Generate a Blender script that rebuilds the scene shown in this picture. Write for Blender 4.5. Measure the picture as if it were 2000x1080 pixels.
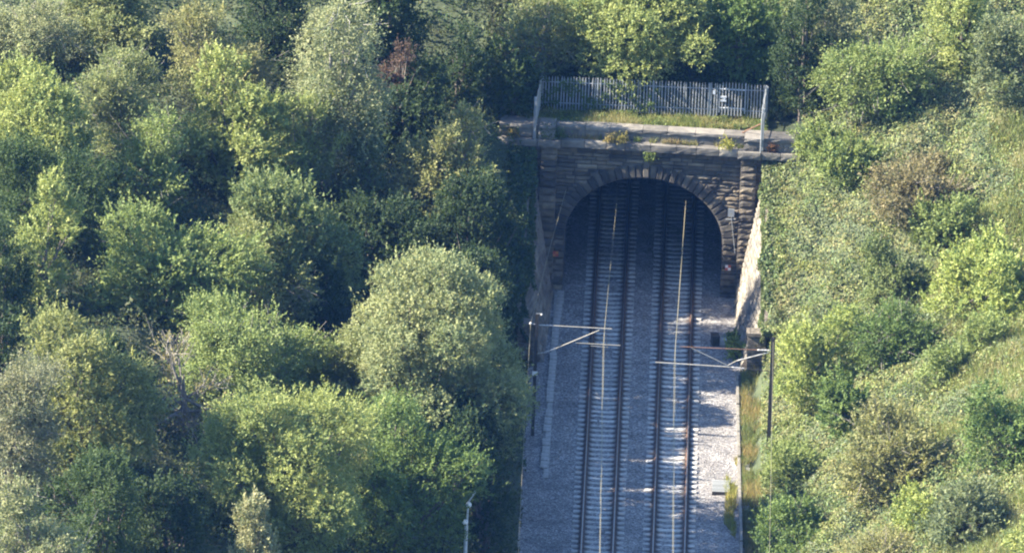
import bpy, math, random
import numpy as np
from mathutils import Matrix, Vector

# ------------------------------------------------------------------ clear
for o in list(bpy.data.objects):
    bpy.data.objects.remove(o, do_unlink=True)
scene = bpy.context.scene
col = scene.collection
R = math.radians

# ------------------------------------------------------------------ camera
cam_data = bpy.data.cameras.new('camera')
cam_data.lens = 394.2
cam_data.sensor_width = 36.0
cam_data.clip_start = 1.0
cam_data.clip_end = 4000.0
cam = bpy.data.objects.new('camera', cam_data)
col.objects.link(cam)
def view_axes(pitch, yaw, roll):
    p, w, r = R(pitch), R(yaw), R(roll)
    f = Vector((math.sin(w) * math.cos(p), math.cos(w) * math.cos(p), -math.sin(p)))
    r0 = Vector((math.cos(w), -math.sin(w), 0)); u0 = r0.cross(f)
    return math.cos(r) * r0 + math.sin(r) * u0, -math.sin(r) * r0 + math.cos(r) * u0, f
rv, uv, fv = view_axes(20.0, -0.68, 2.2)
cam.matrix_world = Matrix(((rv.x, uv.x, -fv.x, -0.348), (rv.y, uv.y, -fv.y, -531.80),
                           (rv.z, uv.z, -fv.z, 193.88), (0, 0, 0, 1)))
scene.camera = cam

# ------------------------------------------------------------------ sky and sun
SUN_EL, SUN_AZ = 34.5, 5.0            # elevation; degrees the sun stands in front of the portal plane, from the left
to_sun = Vector((-math.cos(R(SUN_AZ)) * math.cos(R(SUN_EL)), -math.sin(R(SUN_AZ)) * math.cos(R(SUN_EL)), math.sin(R(SUN_EL))))
world = bpy.data.worlds.new('World')
scene.world = world
world.use_nodes = True
wn = world.node_tree
sky = wn.nodes.new('ShaderNodeTexSky')
sky.sky_type = 'NISHITA'
sky.sun_disc = False
sky.sun_elevation = R(SUN_EL)
sky.sun_rotation = math.atan2(to_sun.x, to_sun.y)
sky.altitude = 100
sky.air_density = 1.0
sky.dust_density = 0.3
sky.ozone_density = 4.0
bg = wn.nodes['Background']
wn.links.new(sky.outputs[0], bg.inputs[0])
bg.inputs[1].default_value = 0.095
sun_data = bpy.data.lights.new('sun', 'SUN')
sun_data.energy = 5.0
sun_data.angle = R(0.53)
sun_data.color = (1.0, 0.90, 0.74)
sun = bpy.data.objects.new('sun', sun_data)
col.objects.link(sun)
sun.rotation_euler = (-to_sun).to_track_quat('-Z', 'Y').to_euler()
sun.location = (-60, -20, 80)
scene.view_settings.view_transform = 'Standard'
scene.view_settings.look = 'None'
scene.view_settings.gamma = 1.0
scene.view_settings.exposure = 2.6
scene.render.engine = 'CYCLES'
scene.cycles.filter_width = 2.1
scene.cycles.max_bounces = 6
scene.cycles.diffuse_bounces = 3
scene.cycles.glossy_bounces = 2
scene.cycles.transmission_bounces = 3
scene.cycles.volume_bounces = 0
scene.cycles.transparent_max_bounces = 4
scene.cycles.caustics_reflective = False
scene.cycles.caustics_refractive = False

# ------------------------------------------------------------------ helpers
rng = np.random.default_rng(7)
random.seed(7)
def tag(o, label=None, cat=None, group=None, kind=None):
    if label: o['label'] = label
    if cat: o['category'] = cat
    if group: o['group'] = group
    if kind: o['kind'] = kind
    return o
def link(name, data, parent=None, loc=None, rot=None, scale=None):
    o = bpy.data.objects.new(name, data)
    col.objects.link(o)
    if parent: o.parent = parent
    if loc is not None: o.location = loc
    if rot is not None: o.rotation_euler = rot
    if scale is not None: o.scale = scale
    return o
def empty(name, loc=(0, 0, 0), rz=0.0, parent=None):
    o = link(name, None, parent, loc, (0, 0, rz))
    o.empty_display_size = 0.3
    return o
class MB:
    def __init__(s): s.v = []; s.f = []
    def add(s, vs, fs):
        n = len(s.v); s.v += [tuple(p) for p in vs]; s.f += [tuple(i + n for i in f) for f in fs]
        return s
    def box(s, x0, x1, y0, y1, z0, z1):
        return s.add([(x0,y0,z0),(x1,y0,z0),(x1,y1,z0),(x0,y1,z0),(x0,y0,z1),(x1,y0,z1),(x1,y1,z1),(x0,y1,z1)],
                     [(0,3,2,1),(4,5,6,7),(0,1,5,4),(1,2,6,5),(2,3,7,6),(3,0,4,7)])
    def tube(s, pts, rad, n=6, cap=True):
        pts = [Vector(p) for p in pts]
        if not hasattr(rad, '__len__'): rad = [rad] * len(pts)
        vs = []
        for i, p in enumerate(pts):
            d = (pts[min(i + 1, len(pts) - 1)] - pts[max(i - 1, 0)]).normalized()
            a = d.orthogonal().normalized() if abs(d.z) > .9 else d.cross(Vector((0, 0, 1))).normalized()
            b = d.cross(a)
            for k in range(n):
                t = 2 * math.pi * k / n
                vs.append(p + (a * math.cos(t) + b * math.sin(t)) * rad[i])
        fs = []
        for i in range(len(pts) - 1):
            for k in range(n):
                fs.append((i*n + k, i*n + (k+1) % n, (i+1)*n + (k+1) % n, (i+1)*n + k))
        if cap:
            fs.append(tuple(range(n - 1, -1, -1))); fs.append(tuple((len(pts)-1)*n + k for k in range(n)))
        return s.add(vs, fs)
    def ball(s, c, r, n=10, m=6, sz=1.0):
        vs = []; fs = []
        for i in range(m + 1):
            t = math.pi * i / m
            for k in range(n):
                a = 2 * math.pi * k / n
                vs.append((c[0] + r*math.sin(t)*math.cos(a), c[1] + r*math.sin(t)*math.sin(a), c[2] + sz*r*math.cos(t)))
        for i in range(m):
            for k in range(n):
                fs.append((i*n+k, (i+1)*n+k, (i+1)*n+(k+1) % n, i*n+(k+1) % n))
        return s.add(vs, fs)
    def mesh(s, name, mat=None, smooth=False):
        me = bpy.data.meshes.new(name)
        me.from_pydata(s.v, [], s.f)
        if mat: me.materials.append(mat)
        if smooth: me.polygons.foreach_set('use_smooth', [True] * len(me.polygons))
        me.update()
        return me
    def build(s, name, mat, parent=None, smooth=False, loc=None, rot=None):
        return link(name, s.mesh(name, mat, smooth), parent, loc, rot)

def np_mesh(name, verts, k, mat, tint=None, color=None, smooth=False):
    """verts (n*k,3): n separate k-gons; tint one float per face, color one rgb per face"""
    n = len(verts) // k
    me = bpy.data.meshes.new(name)
    me.vertices.add(n * k); me.loops.add(n * k); me.polygons.add(n)
    me.vertices.foreach_set('co', np.ascontiguousarray(verts, np.float32).ravel())
    me.loops.foreach_set('vertex_index', np.arange(n * k, dtype=np.int32))
    me.polygons.foreach_set('loop_start', np.arange(0, n * k, k, dtype=np.int32))
    if tint is not None:
        me.attributes.new('tint', 'FLOAT', 'FACE').data.foreach_set('value', np.asarray(tint, np.float32))
    if color is not None:
        c4 = np.ones((n, 4), np.float32); c4[:, :3] = color
        me.attributes.new('leaf_colour', 'FLOAT_COLOR', 'FACE').data.foreach_set('color', c4.ravel())
    me.materials.append(mat)
    me.update(calc_edges=True)
    return me

def grid_mesh(name, X, Y, Z, mat, keep=None, smooth=True):
    ny, nx = X.shape
    vs = np.stack([X, Y, Z], -1).reshape(-1, 3)
    idx = np.arange(ny * nx).reshape(ny, nx)
    q = np.stack([idx[:-1, :-1], idx[:-1, 1:], idx[1:, 1:], idx[1:, :-1]], -1).reshape(-1, 4)
    if keep is not None: q = q[keep.ravel()]
    me = bpy.data.meshes.new(name)
    me.vertices.add(len(vs)); me.loops.add(q.size); me.polygons.add(len(q))
    me.vertices.foreach_set('co', vs.astype(np.float32).ravel())
    me.loops.foreach_set('vertex_index', q.astype(np.int32).ravel())
    me.polygons.foreach_set('loop_start', np.arange(0, q.size, 4, dtype=np.int32))
    if smooth: me.polygons.foreach_set('use_smooth', np.ones(len(q), bool))
    me.materials.append(mat)
    me.update(calc_edges=True)
    return me

# ------------------------------------------------------------------ materials
def new_mat(name):
    m = bpy.data.materials.new(name); m.use_nodes = True
    nt = m.node_tree
    return m, nt, nt.nodes['Principled BSDF'], nt.nodes['Material Output']
def nd(nt, t, **kw):
    n = nt.nodes.new(t)
    for k, v in kw.items(): setattr(n, k, v)
    return n
def mixc(nt, fac, a, b, blend='MIX'):
    n = nd(nt, 'ShaderNodeMix', data_type='RGBA', blend_type=blend)
    for s, v in ((0, fac), (6, a), (7, b)):
        if hasattr(v, 'links'): nt.links.new(v, n.inputs[s])
        elif isinstance(v, (tuple, list)): n.inputs[s].default_value = (*v[:3], 1)
        else: n.inputs[s].default_value = v
    return n.outputs[2]
def ramp(nt, src, stops):
    n = nd(nt, 'ShaderNodeValToRGB')
    while len(n.color_ramp.elements) < len(stops): n.color_ramp.elements.new(0.5)
    for e, (p, c) in zip(n.color_ramp.elements, stops):
        e.position = p; e.color = (*c, 1) if len(c) == 3 else c
    nt.links.new(src, n.inputs[0])
    return n.outputs[0]
def coords(nt, kind='Object', scale=(1, 1, 1)):
    tc = nd(nt, 'ShaderNodeTexCoord'); mp = nd(nt, 'ShaderNodeMapping')
    mp.inputs['Scale'].default_value = scale
    nt.links.new(tc.outputs[kind], mp.inputs[0])
    return mp.outputs[0]
def noise(nt, vec, scale, detail=4, rough=.6):
    n = nd(nt, 'ShaderNodeTexNoise')
    n.inputs['Scale'].default_value = scale; n.inputs['Detail'].default_value = detail; n.inputs['Roughness'].default_value = rough
    nt.links.new(vec, n.inputs['Vector'])
    return n.outputs[0]
def bump(nt, h, strength, dist, bsdf):
    b = nd(nt, 'ShaderNodeBump'); b.inputs['Strength'].default_value = strength; b.inputs['Distance'].default_value = dist
    nt.links.new(h, b.inputs['Height']); nt.links.new(b.outputs[0], bsdf.inputs['Normal'])

def leaf_material(name, from_attr):
    m, nt, bs, out = new_mat(name)
    if from_attr:
        a = nd(nt, 'ShaderNodeAttribute'); a.attribute_name = 'leaf_colour'
        c = a.outputs['Color']
    else:
        oi = nd(nt, 'ShaderNodeObjectInfo')
        a = nd(nt, 'ShaderNodeAttribute'); a.attribute_name = 'tint'
        lo = mixc(nt, 1.0, oi.outputs['Color'], (0.52, 0.62, 0.55), 'MULTIPLY')
        hi = mixc(nt, 1.0, oi.outputs['Color'], (1.35, 1.22, 1.05), 'MULTIPLY')
        c = mixc(nt, a.outputs['Fac'], lo, hi)
    nt.links.new(c, bs.inputs['Base Color'])
    bs.inputs['Roughness'].default_value = 0.6
    bs.inputs['Specular IOR Level'].default_value = 0.16
    tr = nd(nt, 'ShaderNodeBsdfTranslucent')
    tc = mixc(nt, 1.0, c, (1.1, 1.1, 0.75), 'MULTIPLY')
    nt.links.new(tc, tr.inputs[0])
    mx = nd(nt, 'ShaderNodeMixShader'); mx.inputs[0].default_value = 0.38
    nt.links.new(bs.outputs[0], mx.inputs[1]); nt.links.new(tr.outputs[0], mx.inputs[2])
    nt.links.new(mx.outputs[0], out.inputs[0])
    return m
M = {}
M['leaf'] = leaf_material('leaf', False)
M['cover'] = leaf_material('ground_leaf', True)

def simple(name, c1, c2, scale=6.0, rough=.8, metal=0.0, bstr=.3, bdist=.01, kind='Object', sc=(1, 1, 1)):
    m, nt, bs, out = new_mat(name)
    v = coords(nt, kind, sc)
    n = noise(nt, v, scale)
    nt.links.new(ramp(nt, n, [(.3, c1), (.7, c2)]), bs.inputs['Base Color'])
    bs.inputs['Roughness'].default_value = rough; bs.inputs['Metallic'].default_value = metal
    if bstr: bump(nt, n, bstr, bdist, bs)
    return m
M['bark'] = simple('bark', (.045, .035, .028), (.13, .11, .09), 8, .9, bdist=.03)
M['grey_bark'] = simple('grey_bark', (.095, .085, .072), (.21, .19, .165), 8, .9)
M['pale_bark'] = simple('pale_bark', (.14, .13, .115), (.27, .26, .235), 5, .8)
M['soil'] = simple('soil', (.022, .034, .013), (.052, .066, .028), 1.3, .95, bstr=.8, bdist=.15)
M['concrete'] = simple('concrete', (.18, .175, .16), (.34, .33, .31), 3.5, .85, bdist=.008)
def sleeper_material():
    m, nt, bs, out = new_mat('sleeper_concrete')
    tc = nd(nt, 'ShaderNodeTexCoord'); g = nd(nt, 'ShaderNodeNewGeometry'); oi = nd(nt, 'ShaderNodeObjectInfo')
    n = noise(nt, g.outputs['Position'], 5.0)
    c = ramp(nt, n, [(.3, (.26, .25, .23)), (.7, (.46, .45, .42))])
    c = mixc(nt, .6, c, ramp(nt, oi.outputs['Random'], [(0, (.55, .53, .5)), (1, (1.1, 1.1, 1.08))]), 'MULTIPLY')
    sx = nd(nt, 'ShaderNodeSeparateXYZ'); nt.links.new(tc.outputs['Object'], sx.inputs[0])
    ab = nd(nt, 'ShaderNodeMath', operation='ABSOLUTE'); nt.links.new(sx.outputs[0], ab.inputs[0])
    stain_shade = ramp(nt, ab.outputs[0], [(.46, (0, 0, 0)), (.66, (.9, .9, .9)), (.88, (.9, .9, .9)), (.98, (.12, .12, .12))])  # rust stain by the rails, with their shadow band painted in
    c = mixc(nt, stain_shade, c, (.065, .042, .032))
    nt.links.new(c, bs.inputs['Base Color']); bs.inputs['Roughness'].default_value = .88
    return m
M['sleeper'] = sleeper_material()
M['kerb'] = simple('weathered_kerb', (.085, .078, .065), (.19, .178, .155), 2.5, .9, bdist=.02)
M['rust'] = simple('rusty_steel', (.055, .030, .020), (.17, .085, .045), 9, .8)
M['railhead'] = simple('rail_head', (.16, .15, .14), (.30, .28, .26), 9, .38, .8, 0)
M['galv'] = simple('galvanised_steel', (.165, .185, .20), (.285, .30, .31), 4, .5, .3, .1)
M['dark_steel'] = simple('dark_steel', (.018, .017, .016), (.05, .044, .038), 5, .6, .3, .1)
M['tube'] = simple('pale_steel_tube', (.21, .20, .17), (.33, .31, .26), 6, .5, .2, 0)
M['copper'] = simple('wire', (.20, .18, .11), (.30, .27, .17), 6, .45, .3, 0)
M['porcelain'] = simple('insulator', (.26, .25, .23), (.40, .39, .37), 6, .4, 0, 0)
M['pole_paint'] = simple('pale_grey_paint', (0.315, 0.330, 0.345), (0.465, 0.480, 0.488), 6, .45, 0, .1)
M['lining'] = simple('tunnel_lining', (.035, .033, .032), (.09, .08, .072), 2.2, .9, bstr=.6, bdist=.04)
M['red'] = simple('red_paint', (.30, .05, .035), (.40, .07, .05), 8, .5, 0, 0)
M['orange'] = simple('orange_paint', (.34, .12, .035), (.44, .17, .05), 8, .5, 0, 0)
M['white'] = simple('white_paint', (0.525, 0.525, 0.510), (0.615, 0.615, 0.600), 8, .5, 0, 0)
M['grate'] = simple('grey_grating', (.20, .21, .20), (.33, .34, .33), 9, .6, .3, .1)

def stone_material(name, stops, soot, bscale=5.0, bd=.03):
    m, nt, bs, out = new_mat(name)
    oi = nd(nt, 'ShaderNodeObjectInfo')
    v = coords(nt, 'Generated', (1, 1, 1))
    tc = nd(nt, 'ShaderNodeNewGeometry')
    base = ramp(nt, oi.outputs['Random'], stops)
    n1 = noise(nt, tc.outputs['Position'], 3.2, 5, .65)
    n2 = noise(nt, tc.outputs['Position'], .55, 3, .6)
    c = mixc(nt, .55, base, ramp(nt, n1, [(.3, (.35, .34, .33)), (.7, (1.15, 1.12, 1.05))]), 'MULTIPLY')
    c = mixc(nt, soot, c, ramp(nt, n2, [(.38, (.34, .34, .36)), (.62, (1.05, 1.02, .96))]), 'MULTIPLY')
    nt.links.new(c, bs.inputs['Base Color'])
    bs.inputs['Roughness'].default_value = .92
    nb = noise(nt, tc.outputs['Position'], bscale * 2.2, 5, .7)
    bump(nt, nb, .9, bd, bs)
    return m
M['stone'] = stone_material('gritstone', [(0, (.060, .056, .050)), (.3, (.102, .089, .070)), (.55, (.168, .136, .092)), (.75, (.082, .077, .069)), (1, (.235, .200, .145))], .75)
M['voussoir'] = stone_material('sooty_gritstone', [(0, (.034, .034, .033)), (.5, (.060, .056, .050)), (1, (.105, .096, .080))], .7)
M['dressed'] = stone_material('dressed_gritstone', [(0, (.13, .122, .108)), (.5, (.19, .178, .155)), (1, (.27, .25, .215))], .6)
M['mortar'] = stone_material('mortar', [(0, (0.033, 0.031, 0.029)), (1, (0.050, 0.047, 0.041))], .5)
def wing_material():
    m, nt, bs, out = new_mat('weathered_wing_wall')
    v = coords(nt, 'Object', (1, 1, 1)); vs = coords(nt, 'Object', (1, 2.6, .22)); vc = coords(nt, 'Object', (1, .5, 3.4))
    n1 = noise(nt, v, 3.4, 8, .72); n2 = noise(nt, vs, 2.4, 5, .65); n3 = noise(nt, vc, 1.6, 4, .6)
    c = ramp(nt, n1, [(.22, (.070, .062, .050)), (.5, (.155, .14, .116)), (.78, (.24, .22, .185))])
    c = mixc(nt, .75, c, ramp(nt, n2, [(.36, (.42, .38, .33)), (.6, (1.05, 1.02, .98))]), 'MULTIPLY')
    c = mixc(nt, .6, c, ramp(nt, n3, [(.40, (.55, .52, .46)), (.55, (1.05, 1.0, .95))]), 'MULTIPLY')
    nt.links.new(c, bs.inputs['Base Color']); bs.inputs['Roughness'].default_value = .92
    mx = nd(nt, 'ShaderNodeMath', operation='ADD'); nt.links.new(n1, mx.inputs[0]); nt.links.new(n3, mx.inputs[1])
    bump(nt, mx.outputs[0], 1.0, .10, bs)
    return m
M['wing'] = wing_material()
M['wing_stone'] = stone_material('pale_gritstone', [(0, (.135, .125, .108)), (.5, (.195, .180, .152)), (1, (.265, .245, .205))], .6)
def ballast_material():
    m, nt, bs, out = new_mat('ballast_stones')
    g = nd(nt, 'ShaderNodeNewGeometry')
    vo = nd(nt, 'ShaderNodeTexVoronoi'); vo.inputs['Scale'].default_value = 15.0
    nt.links.new(g.outputs['Position'], vo.inputs['Vector'])
    sep = nd(nt, 'ShaderNodeSeparateColor'); nt.links.new(vo.outputs['Color'], sep.inputs[0])
    c = ramp(nt, sep.outputs[0], [(0, (.085, .083, .080)), (.35, (.145, .141, .136)), (.7, (.225, .22, .212)), (1, (.37, .36, .345))])
    c = mixc(nt, .35, c, ramp(nt, sep.outputs[1], [(0, (.8, .85, 1.0)), (.5, (1, 1, 1)), (1, (1.05, .88, .78))]), 'MULTIPLY')
    big = noise(nt, g.outputs['Position'], .7, 4, .6)
    c = mixc(nt, .8, c, ramp(nt, big, [(.35, (.62, .60, .60)), (.65, (1.1, 1.08, 1.05))]), 'MULTIPLY')
    # brake dust and rust beside the rails, deepened to paint their shadow bands too
    sx = nd(nt, 'ShaderNodeSeparateXYZ'); nt.links.new(g.outputs['Position'], sx.inputs[0])
    def mth(op, a, b=None):
        n = nd(nt, 'ShaderNodeMath', operation=op)
        for i, v in enumerate((a, b)):
            if v is None: continue
            if hasattr(v, 'links'): nt.links.new(v, n.inputs[i])
            else: n.inputs[i].default_value = v
        return n.outputs[0]
    ax = mth('ABSOLUTE', sx.outputs[0]); d1 = mth('ABSOLUTE', mth('SUBTRACT', ax, 1.7))
    d = mth('ABSOLUTE', mth('SUBTRACT', d1, .75))
    fac = mth('MULTIPLY', mth('SUBTRACT', 1.0, mth('MINIMUM', mth('DIVIDE', d, .42), 1.0)), 1.5)
    fac = mth('MINIMUM', fac, .9)
    c = mixc(nt, fac, c, (.055, .036, .027))
    nt.links.new(c, bs.inputs['Base Color']); bs.inputs['Roughness'].default_value = .9
    bump(nt, vo.outputs['Distance'], 1.0, .05, bs)
    return m
M['ballast'] = ballast_material()

# ------------------------------------------------------------------ shape of the land
def sstep(a, b, v):
    t = np.clip((v - a) / (b - a), 0, 1)
    return t * t * (3 - 2 * t)

def wall_top(y):
    # height of the soil held back by the wing walls, falling away from the portal
    return np.interp(y, [-15, -10.5, 0.0, 1.0], [0.22, 1.5, 6.9, 7.6])

def terrain(x, y):
    x = np.asarray(x, float); y = np.asarray(y, float)
    ax = np.abs(x)
    wt = wall_top(y)
    slope = np.where(x < 0, 0.50, 0.60)
    side = wt + slope * np.maximum(ax - 6.0, 0)
    cap = np.where(x < 0, 10.2, 12.0)
    k = 1.5                                             # rounded crest of the cutting
    side = -k * np.log(np.exp(-side / k) + np.exp(-cap / k))
    n = (0.35 * np.sin(x * 0.71 + y * 0.23 + 1.3) * np.sin(y * 0.47 - x * 0.19)
         + 0.22 * np.sin(x * 1.37 - y * 0.83) + 0.12 * np.sin(y * 1.9 + x * 0.6))
    side = side + n * sstep(6.6, 9.0, ax)
    t = np.where(y > -13, sstep(6.0, 6.5, ax), sstep(5.35, 6.1, ax))
    low = -0.42 * (1 - t) + side * t
    hill = 8.05 + 0.5 * np.clip(y - 3.6, 0, 14) + n * 0.4 * sstep(4.0, 6.0, y)
    b = sstep(0.35, 0.8, y)
    high = np.maximum(side, hill)
    return low * (1 - b) + high * b
# ------------------------------------------------------------------ ground
gx = np.unique(np.concatenate([np.linspace(-900, -60, 15), np.arange(-60, -12, .8), np.arange(-12, 12, .3), np.arange(12, 45, .8), np.linspace(45, 900, 16)]).round(3))
gy = np.unique(np.concatenate([np.linspace(-900, -110, 20), np.arange(-110, -18, .8), np.arange(-18, 6, .3), np.arange(6, 50, .8), np.linspace(50, 900, 16)]).round(3))
GX, GY = np.meshgrid(gx, gy)
GZ = terrain(GX, GY)
cx = (GX[:-1, :-1] + GX[1:, 1:]) / 2; cy = (GY[:-1, :-1] + GY[1:, 1:]) / 2
keep = ~((np.abs(cx) < 5.3) & (cy > -.35) & (cy < 1.0))          # the tunnel mouth
tag(link('ground', grid_mesh('ground', GX, GY, GZ, M['soil'], keep)), kind='structure')

# track bed: ballast with shoulders, running into the tunnel
bx = np.arange(-5.55, 5.56, .12); by = np.concatenate([np.arange(-140, -50, 1.0), np.arange(-50, 62, .14)])
BX, BY = np.meshgrid(bx, by)
def bed(x, y):
    ax = np.abs(x)
    left = np.interp(-x, [0, 3.35, 4.2, 5.2, 5.6], [0, 0, -.10, -.13, -.10])
    right = np.interp(x, [0, 3.4, 4.6, 5.6], [0, 0, -.02, .05])
    b = np.where(x < 0, left, right) - .215 + .03 * np.exp(-(np.abs(np.abs(x) - 1.7) / .2) ** 2) * 0
    six = np.exp(-((ax) / .55) ** 2) * .03
    return b + six
BZ = bed(BX, BY) + rng.normal(0, .011, BX.shape) + .03 * np.sin(BY * .9 + BX * 1.7) * np.sin(BX * 1.1 - BY * .37)
tag(link('ballast_bed', grid_mesh('ballast_bed', BX, BY, BZ, M['ballast'], smooth=False)), kind='structure')

# ------------------------------------------------------------------ tunnel arch curve
U0, HW, ZS, RISE = -0.12, 3.98, 2.57, 3.30
def arch(t):                       # t 0..pi, left springing to right springing
    return (U0 - HW * math.cos(t), ZS + RISE * math.sin(t))
def arch_n(t):
    nx, nz = -math.cos(t) / HW, math.sin(t) / RISE
    l = math.hypot(nx, nz); return nx / l, nz / l
ts = [0.0]                         # equal arc steps
fine = [math.pi * i / 2000 for i in range(2001)]
acc = [0.0]
for a, b in zip(fine, fine[1:]):
    p, q = arch(a), arch(b); acc.append(acc[-1] + math.hypot(q[0]-p[0], q[1]-p[1]))
NV = 35
edges = [float(np.interp(acc[-1] * i / NV, acc, fine)) for i in range(NV + 1)]

# tunnel lining (barrel) with a closed far end
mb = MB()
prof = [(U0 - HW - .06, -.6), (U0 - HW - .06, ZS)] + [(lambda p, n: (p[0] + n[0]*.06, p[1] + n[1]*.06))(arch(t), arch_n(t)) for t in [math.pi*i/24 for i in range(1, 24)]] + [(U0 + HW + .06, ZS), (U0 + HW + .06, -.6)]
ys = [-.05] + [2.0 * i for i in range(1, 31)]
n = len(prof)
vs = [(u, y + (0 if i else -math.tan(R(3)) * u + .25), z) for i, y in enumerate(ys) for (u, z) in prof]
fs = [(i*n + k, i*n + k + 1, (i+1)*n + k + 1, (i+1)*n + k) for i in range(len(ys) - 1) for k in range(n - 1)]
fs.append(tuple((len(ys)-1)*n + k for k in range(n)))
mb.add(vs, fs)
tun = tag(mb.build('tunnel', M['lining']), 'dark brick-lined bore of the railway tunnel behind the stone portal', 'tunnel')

# ------------------------------------------------------------------ portal
portal = tag(empty('tunnel_portal', (0, 0, 0), R(-3)), 'dark stone tunnel portal with a round arch, pilasters, cornice and parapet', 'tunnel portal')
def block_variants(name, mat, nvar, nx=5, nz=4, bulge=.12, seed=1, edge=-.44):
    """unit blocks, front towards -Y, with a rough front face; scaled by each stone"""
    r = random.Random(seed); out = []
    for _ in range(nvar):
        mb = MB(); vs = []
        for j in range(nz):
            for i in range(nx):
                e = i in (0, nx - 1) or j in (0, nz - 1)
                x = -.5 + i / (nx - 1); z = -.5 + j / (nz - 1)
                if not e: x += r.uniform(-.05, .05); z += r.uniform(-.06, .06)
                else: x *= .985; z *= .97
                vs.append((x, edge + r.uniform(-.01, .01) if e else -.5 - r.uniform(0, bulge), z))
        fs = [(j*nx+i, j*nx+i+1, (j+1)*nx+i+1, (j+1)*nx+i) for j in range(nz-1) for i in range(nx-1)]
        b = len(vs)
        vs += [(-.5, .5, -.5), (.5, .5, -.5), (.5, .5, .5), (-.5, .5, .5)]
        c = [0, nx-1, nz*nx-1, (nz-1)*nx]
        fs.append((b, b+1) + tuple(range(nx-1, -1, -1)))                       # bottom
        fs.append((b+1, b+2) + tuple(j*nx + nx-1 for j in range(nz-1, -1, -1)))  # right
        fs.append((b+2, b+3) + tuple((nz-1)*nx + i for i in range(nx)))        # top
        fs.append((b+3, b) + tuple(j*nx for j in range(nz)))                   # left
        mb.add(vs, fs)
        out.append(mb.mesh(name, mat))
    return out
V_wall = block_variants('wall_stone', M['stone'], 12, bulge=.17, seed=3)
V_dress = block_variants('dressed_stone', M['dressed'], 6, bulge=.012, seed=5, edge=-.488)
V_dark = block_variants('quoin_stone', M['stone'], 6, bulge=.12, seed=9)
V_wing = block_variants('facing_stone', M['wing_stone'], 8, bulge=.12, seed=13)
rs = random.Random(11)
def stone(name, variants, u0, u1, z0, z1, v_front, depth, parent, gap=.012):
    """a block; v_front is how far its face stands out towards the viewer"""
    o = link(name, rs.choice(variants), parent, ((u0+u1)/2, -(v_front - depth/2), (z0+z1)/2))
    o.scale = (u1-u0-2*gap, depth, z1-z0-2*gap)
    return o
# core wall with the arch opening
def ring_outer(u, z, L, Rr, B, Tp):
    # from the arch centre through (u,z) to the rectangle
    du, dz = u - U0, z - ZS
    k = 1e9
    if du > 1e-6: k = min(k, (Rr - U0) / du)
    if du < -1e-6: k = min(k, (L - U0) / du)
    if dz > 1e-6: k = min(k, (Tp - ZS) / dz)
    if dz < -1e-6: k = min(k, (B - ZS) / dz)
    return U0 + du * k, ZS + dz * k
PL, PR, PB, PT = -7.55, 7.4, -.6, 7.35
inner = [(U0 - HW, -.6 + (ZS + .6) * i / 6) for i in range(6)] + [arch(math.pi * i / 48) for i in range(49)] + [(U0 + HW, ZS - (ZS + .6) * i / 6) for i in range(1, 7)]
outer = []
for (u, z) in inner:
    if z < ZS - 1e-6: outer.append((PL if u < 0 else PR, z))
    else: outer.append(ring_outer(u, z, PL, PR, PB, PT))
for cu, cz in ((PL, PT), (PR, PT)):                       # snap the two corners
    i = min(range(len(outer)), key=lambda i: (outer[i][0]-cu)**2 + (outer[i][1]-cz)**2); outer[i] = (cu, cz)
n = len(inner)
vs = [(u, 0.03, z) for u, z in inner] + [(u, 0.03, z) for u, z in outer] + [(u, 1.0, z) for u, z in inner] + [(u, 1.0, z) for u, z in outer]
fs = []
for i in range(n - 1):
    fs += [(i, i+1, n+i+1, n+i), (2*n+i, 3*n+i, 3*n+i+1, 2*n+i+1), (i, 2*n+i, 2*n+i+1, i+1), (n+i, n+i+1, 3*n+i+1, 3*n+i)]
core = MB().add(vs, fs).build('mortar_core', M['mortar'], portal)
# voussoirs
RT = .74
vm_r = random.Random(21)
for i in range(NV):
    t0, t1 = edges[i] + .004, edges[i+1] - .004
    key = i == NV // 2
    thick = RT + (.24 if key else vm_r.uniform(-.05, .06)); prd = .06 + (.06 if key else vm_r.uniform(-.02, .03))
    pts = []
    for t, e in ((t0, 0), (t1, 0), (t1, thick), (t0, thick)):
        p, nn = arch(t), arch_n(t); pts.append((p[0] + nn[0]*e, p[1] + nn[1]*e))
    cu = sum(p[0] for p in pts)/4; cz = sum(p[1] for p in pts)/4
    mb = MB(); vs = []
    # rough front: outline ring, inner ring, middle
    for k in range(4):
        vs.append((pts[k][0]-cu, -prd + .03, pts[k][1]-cz))
    for k in range(4):
        vs.append(((pts[k][0]-cu)*.72 + vm_r.uniform(-.015, .015), -prd - vm_r.uniform(.005, .05), (pts[k][1]-cz)*.80))
    vs.append((0, -prd - vm_r.uniform(.01, .06), vm_r.uniform(-.06, .06)))
    for k in range(4): vs.append((pts[k][0]-cu, .45, pts[k][1]-cz))
    fs = [(k, (k+1) % 4, 4+(k+1) % 4, 4+k) for k in range(4)] + [(4+k, 4+(k+1) % 4, 8) for k in range(4)] + [(k, 9+k, 9+(k+1) % 4, (k+1) % 4) for k in range(4)]
    mb.add(vs, fs)
    o = mb.build('keystone' if key else 'voussoir', M['voussoir'], portal, loc=(cu, 0, cz))
# jamb stones below the springing
for sgn in (-1, 1):
    z = -.45; k = 0
    while z < ZS - .05:
        h = min(rs.uniform(.30, .40), ZS - z); w = .82 if k % 2 else .55
        if ZS - (z + h) < .15: h = ZS - z
        a = U0 + sgn * HW
        u0, u1 = (a - w, a + .0) if sgn < 0 else (a, a + w)
        stone('jamb_stone', V_dark, u0, u1, z, z + h, .07, .5, portal)
        z += h; k += 1
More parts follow.
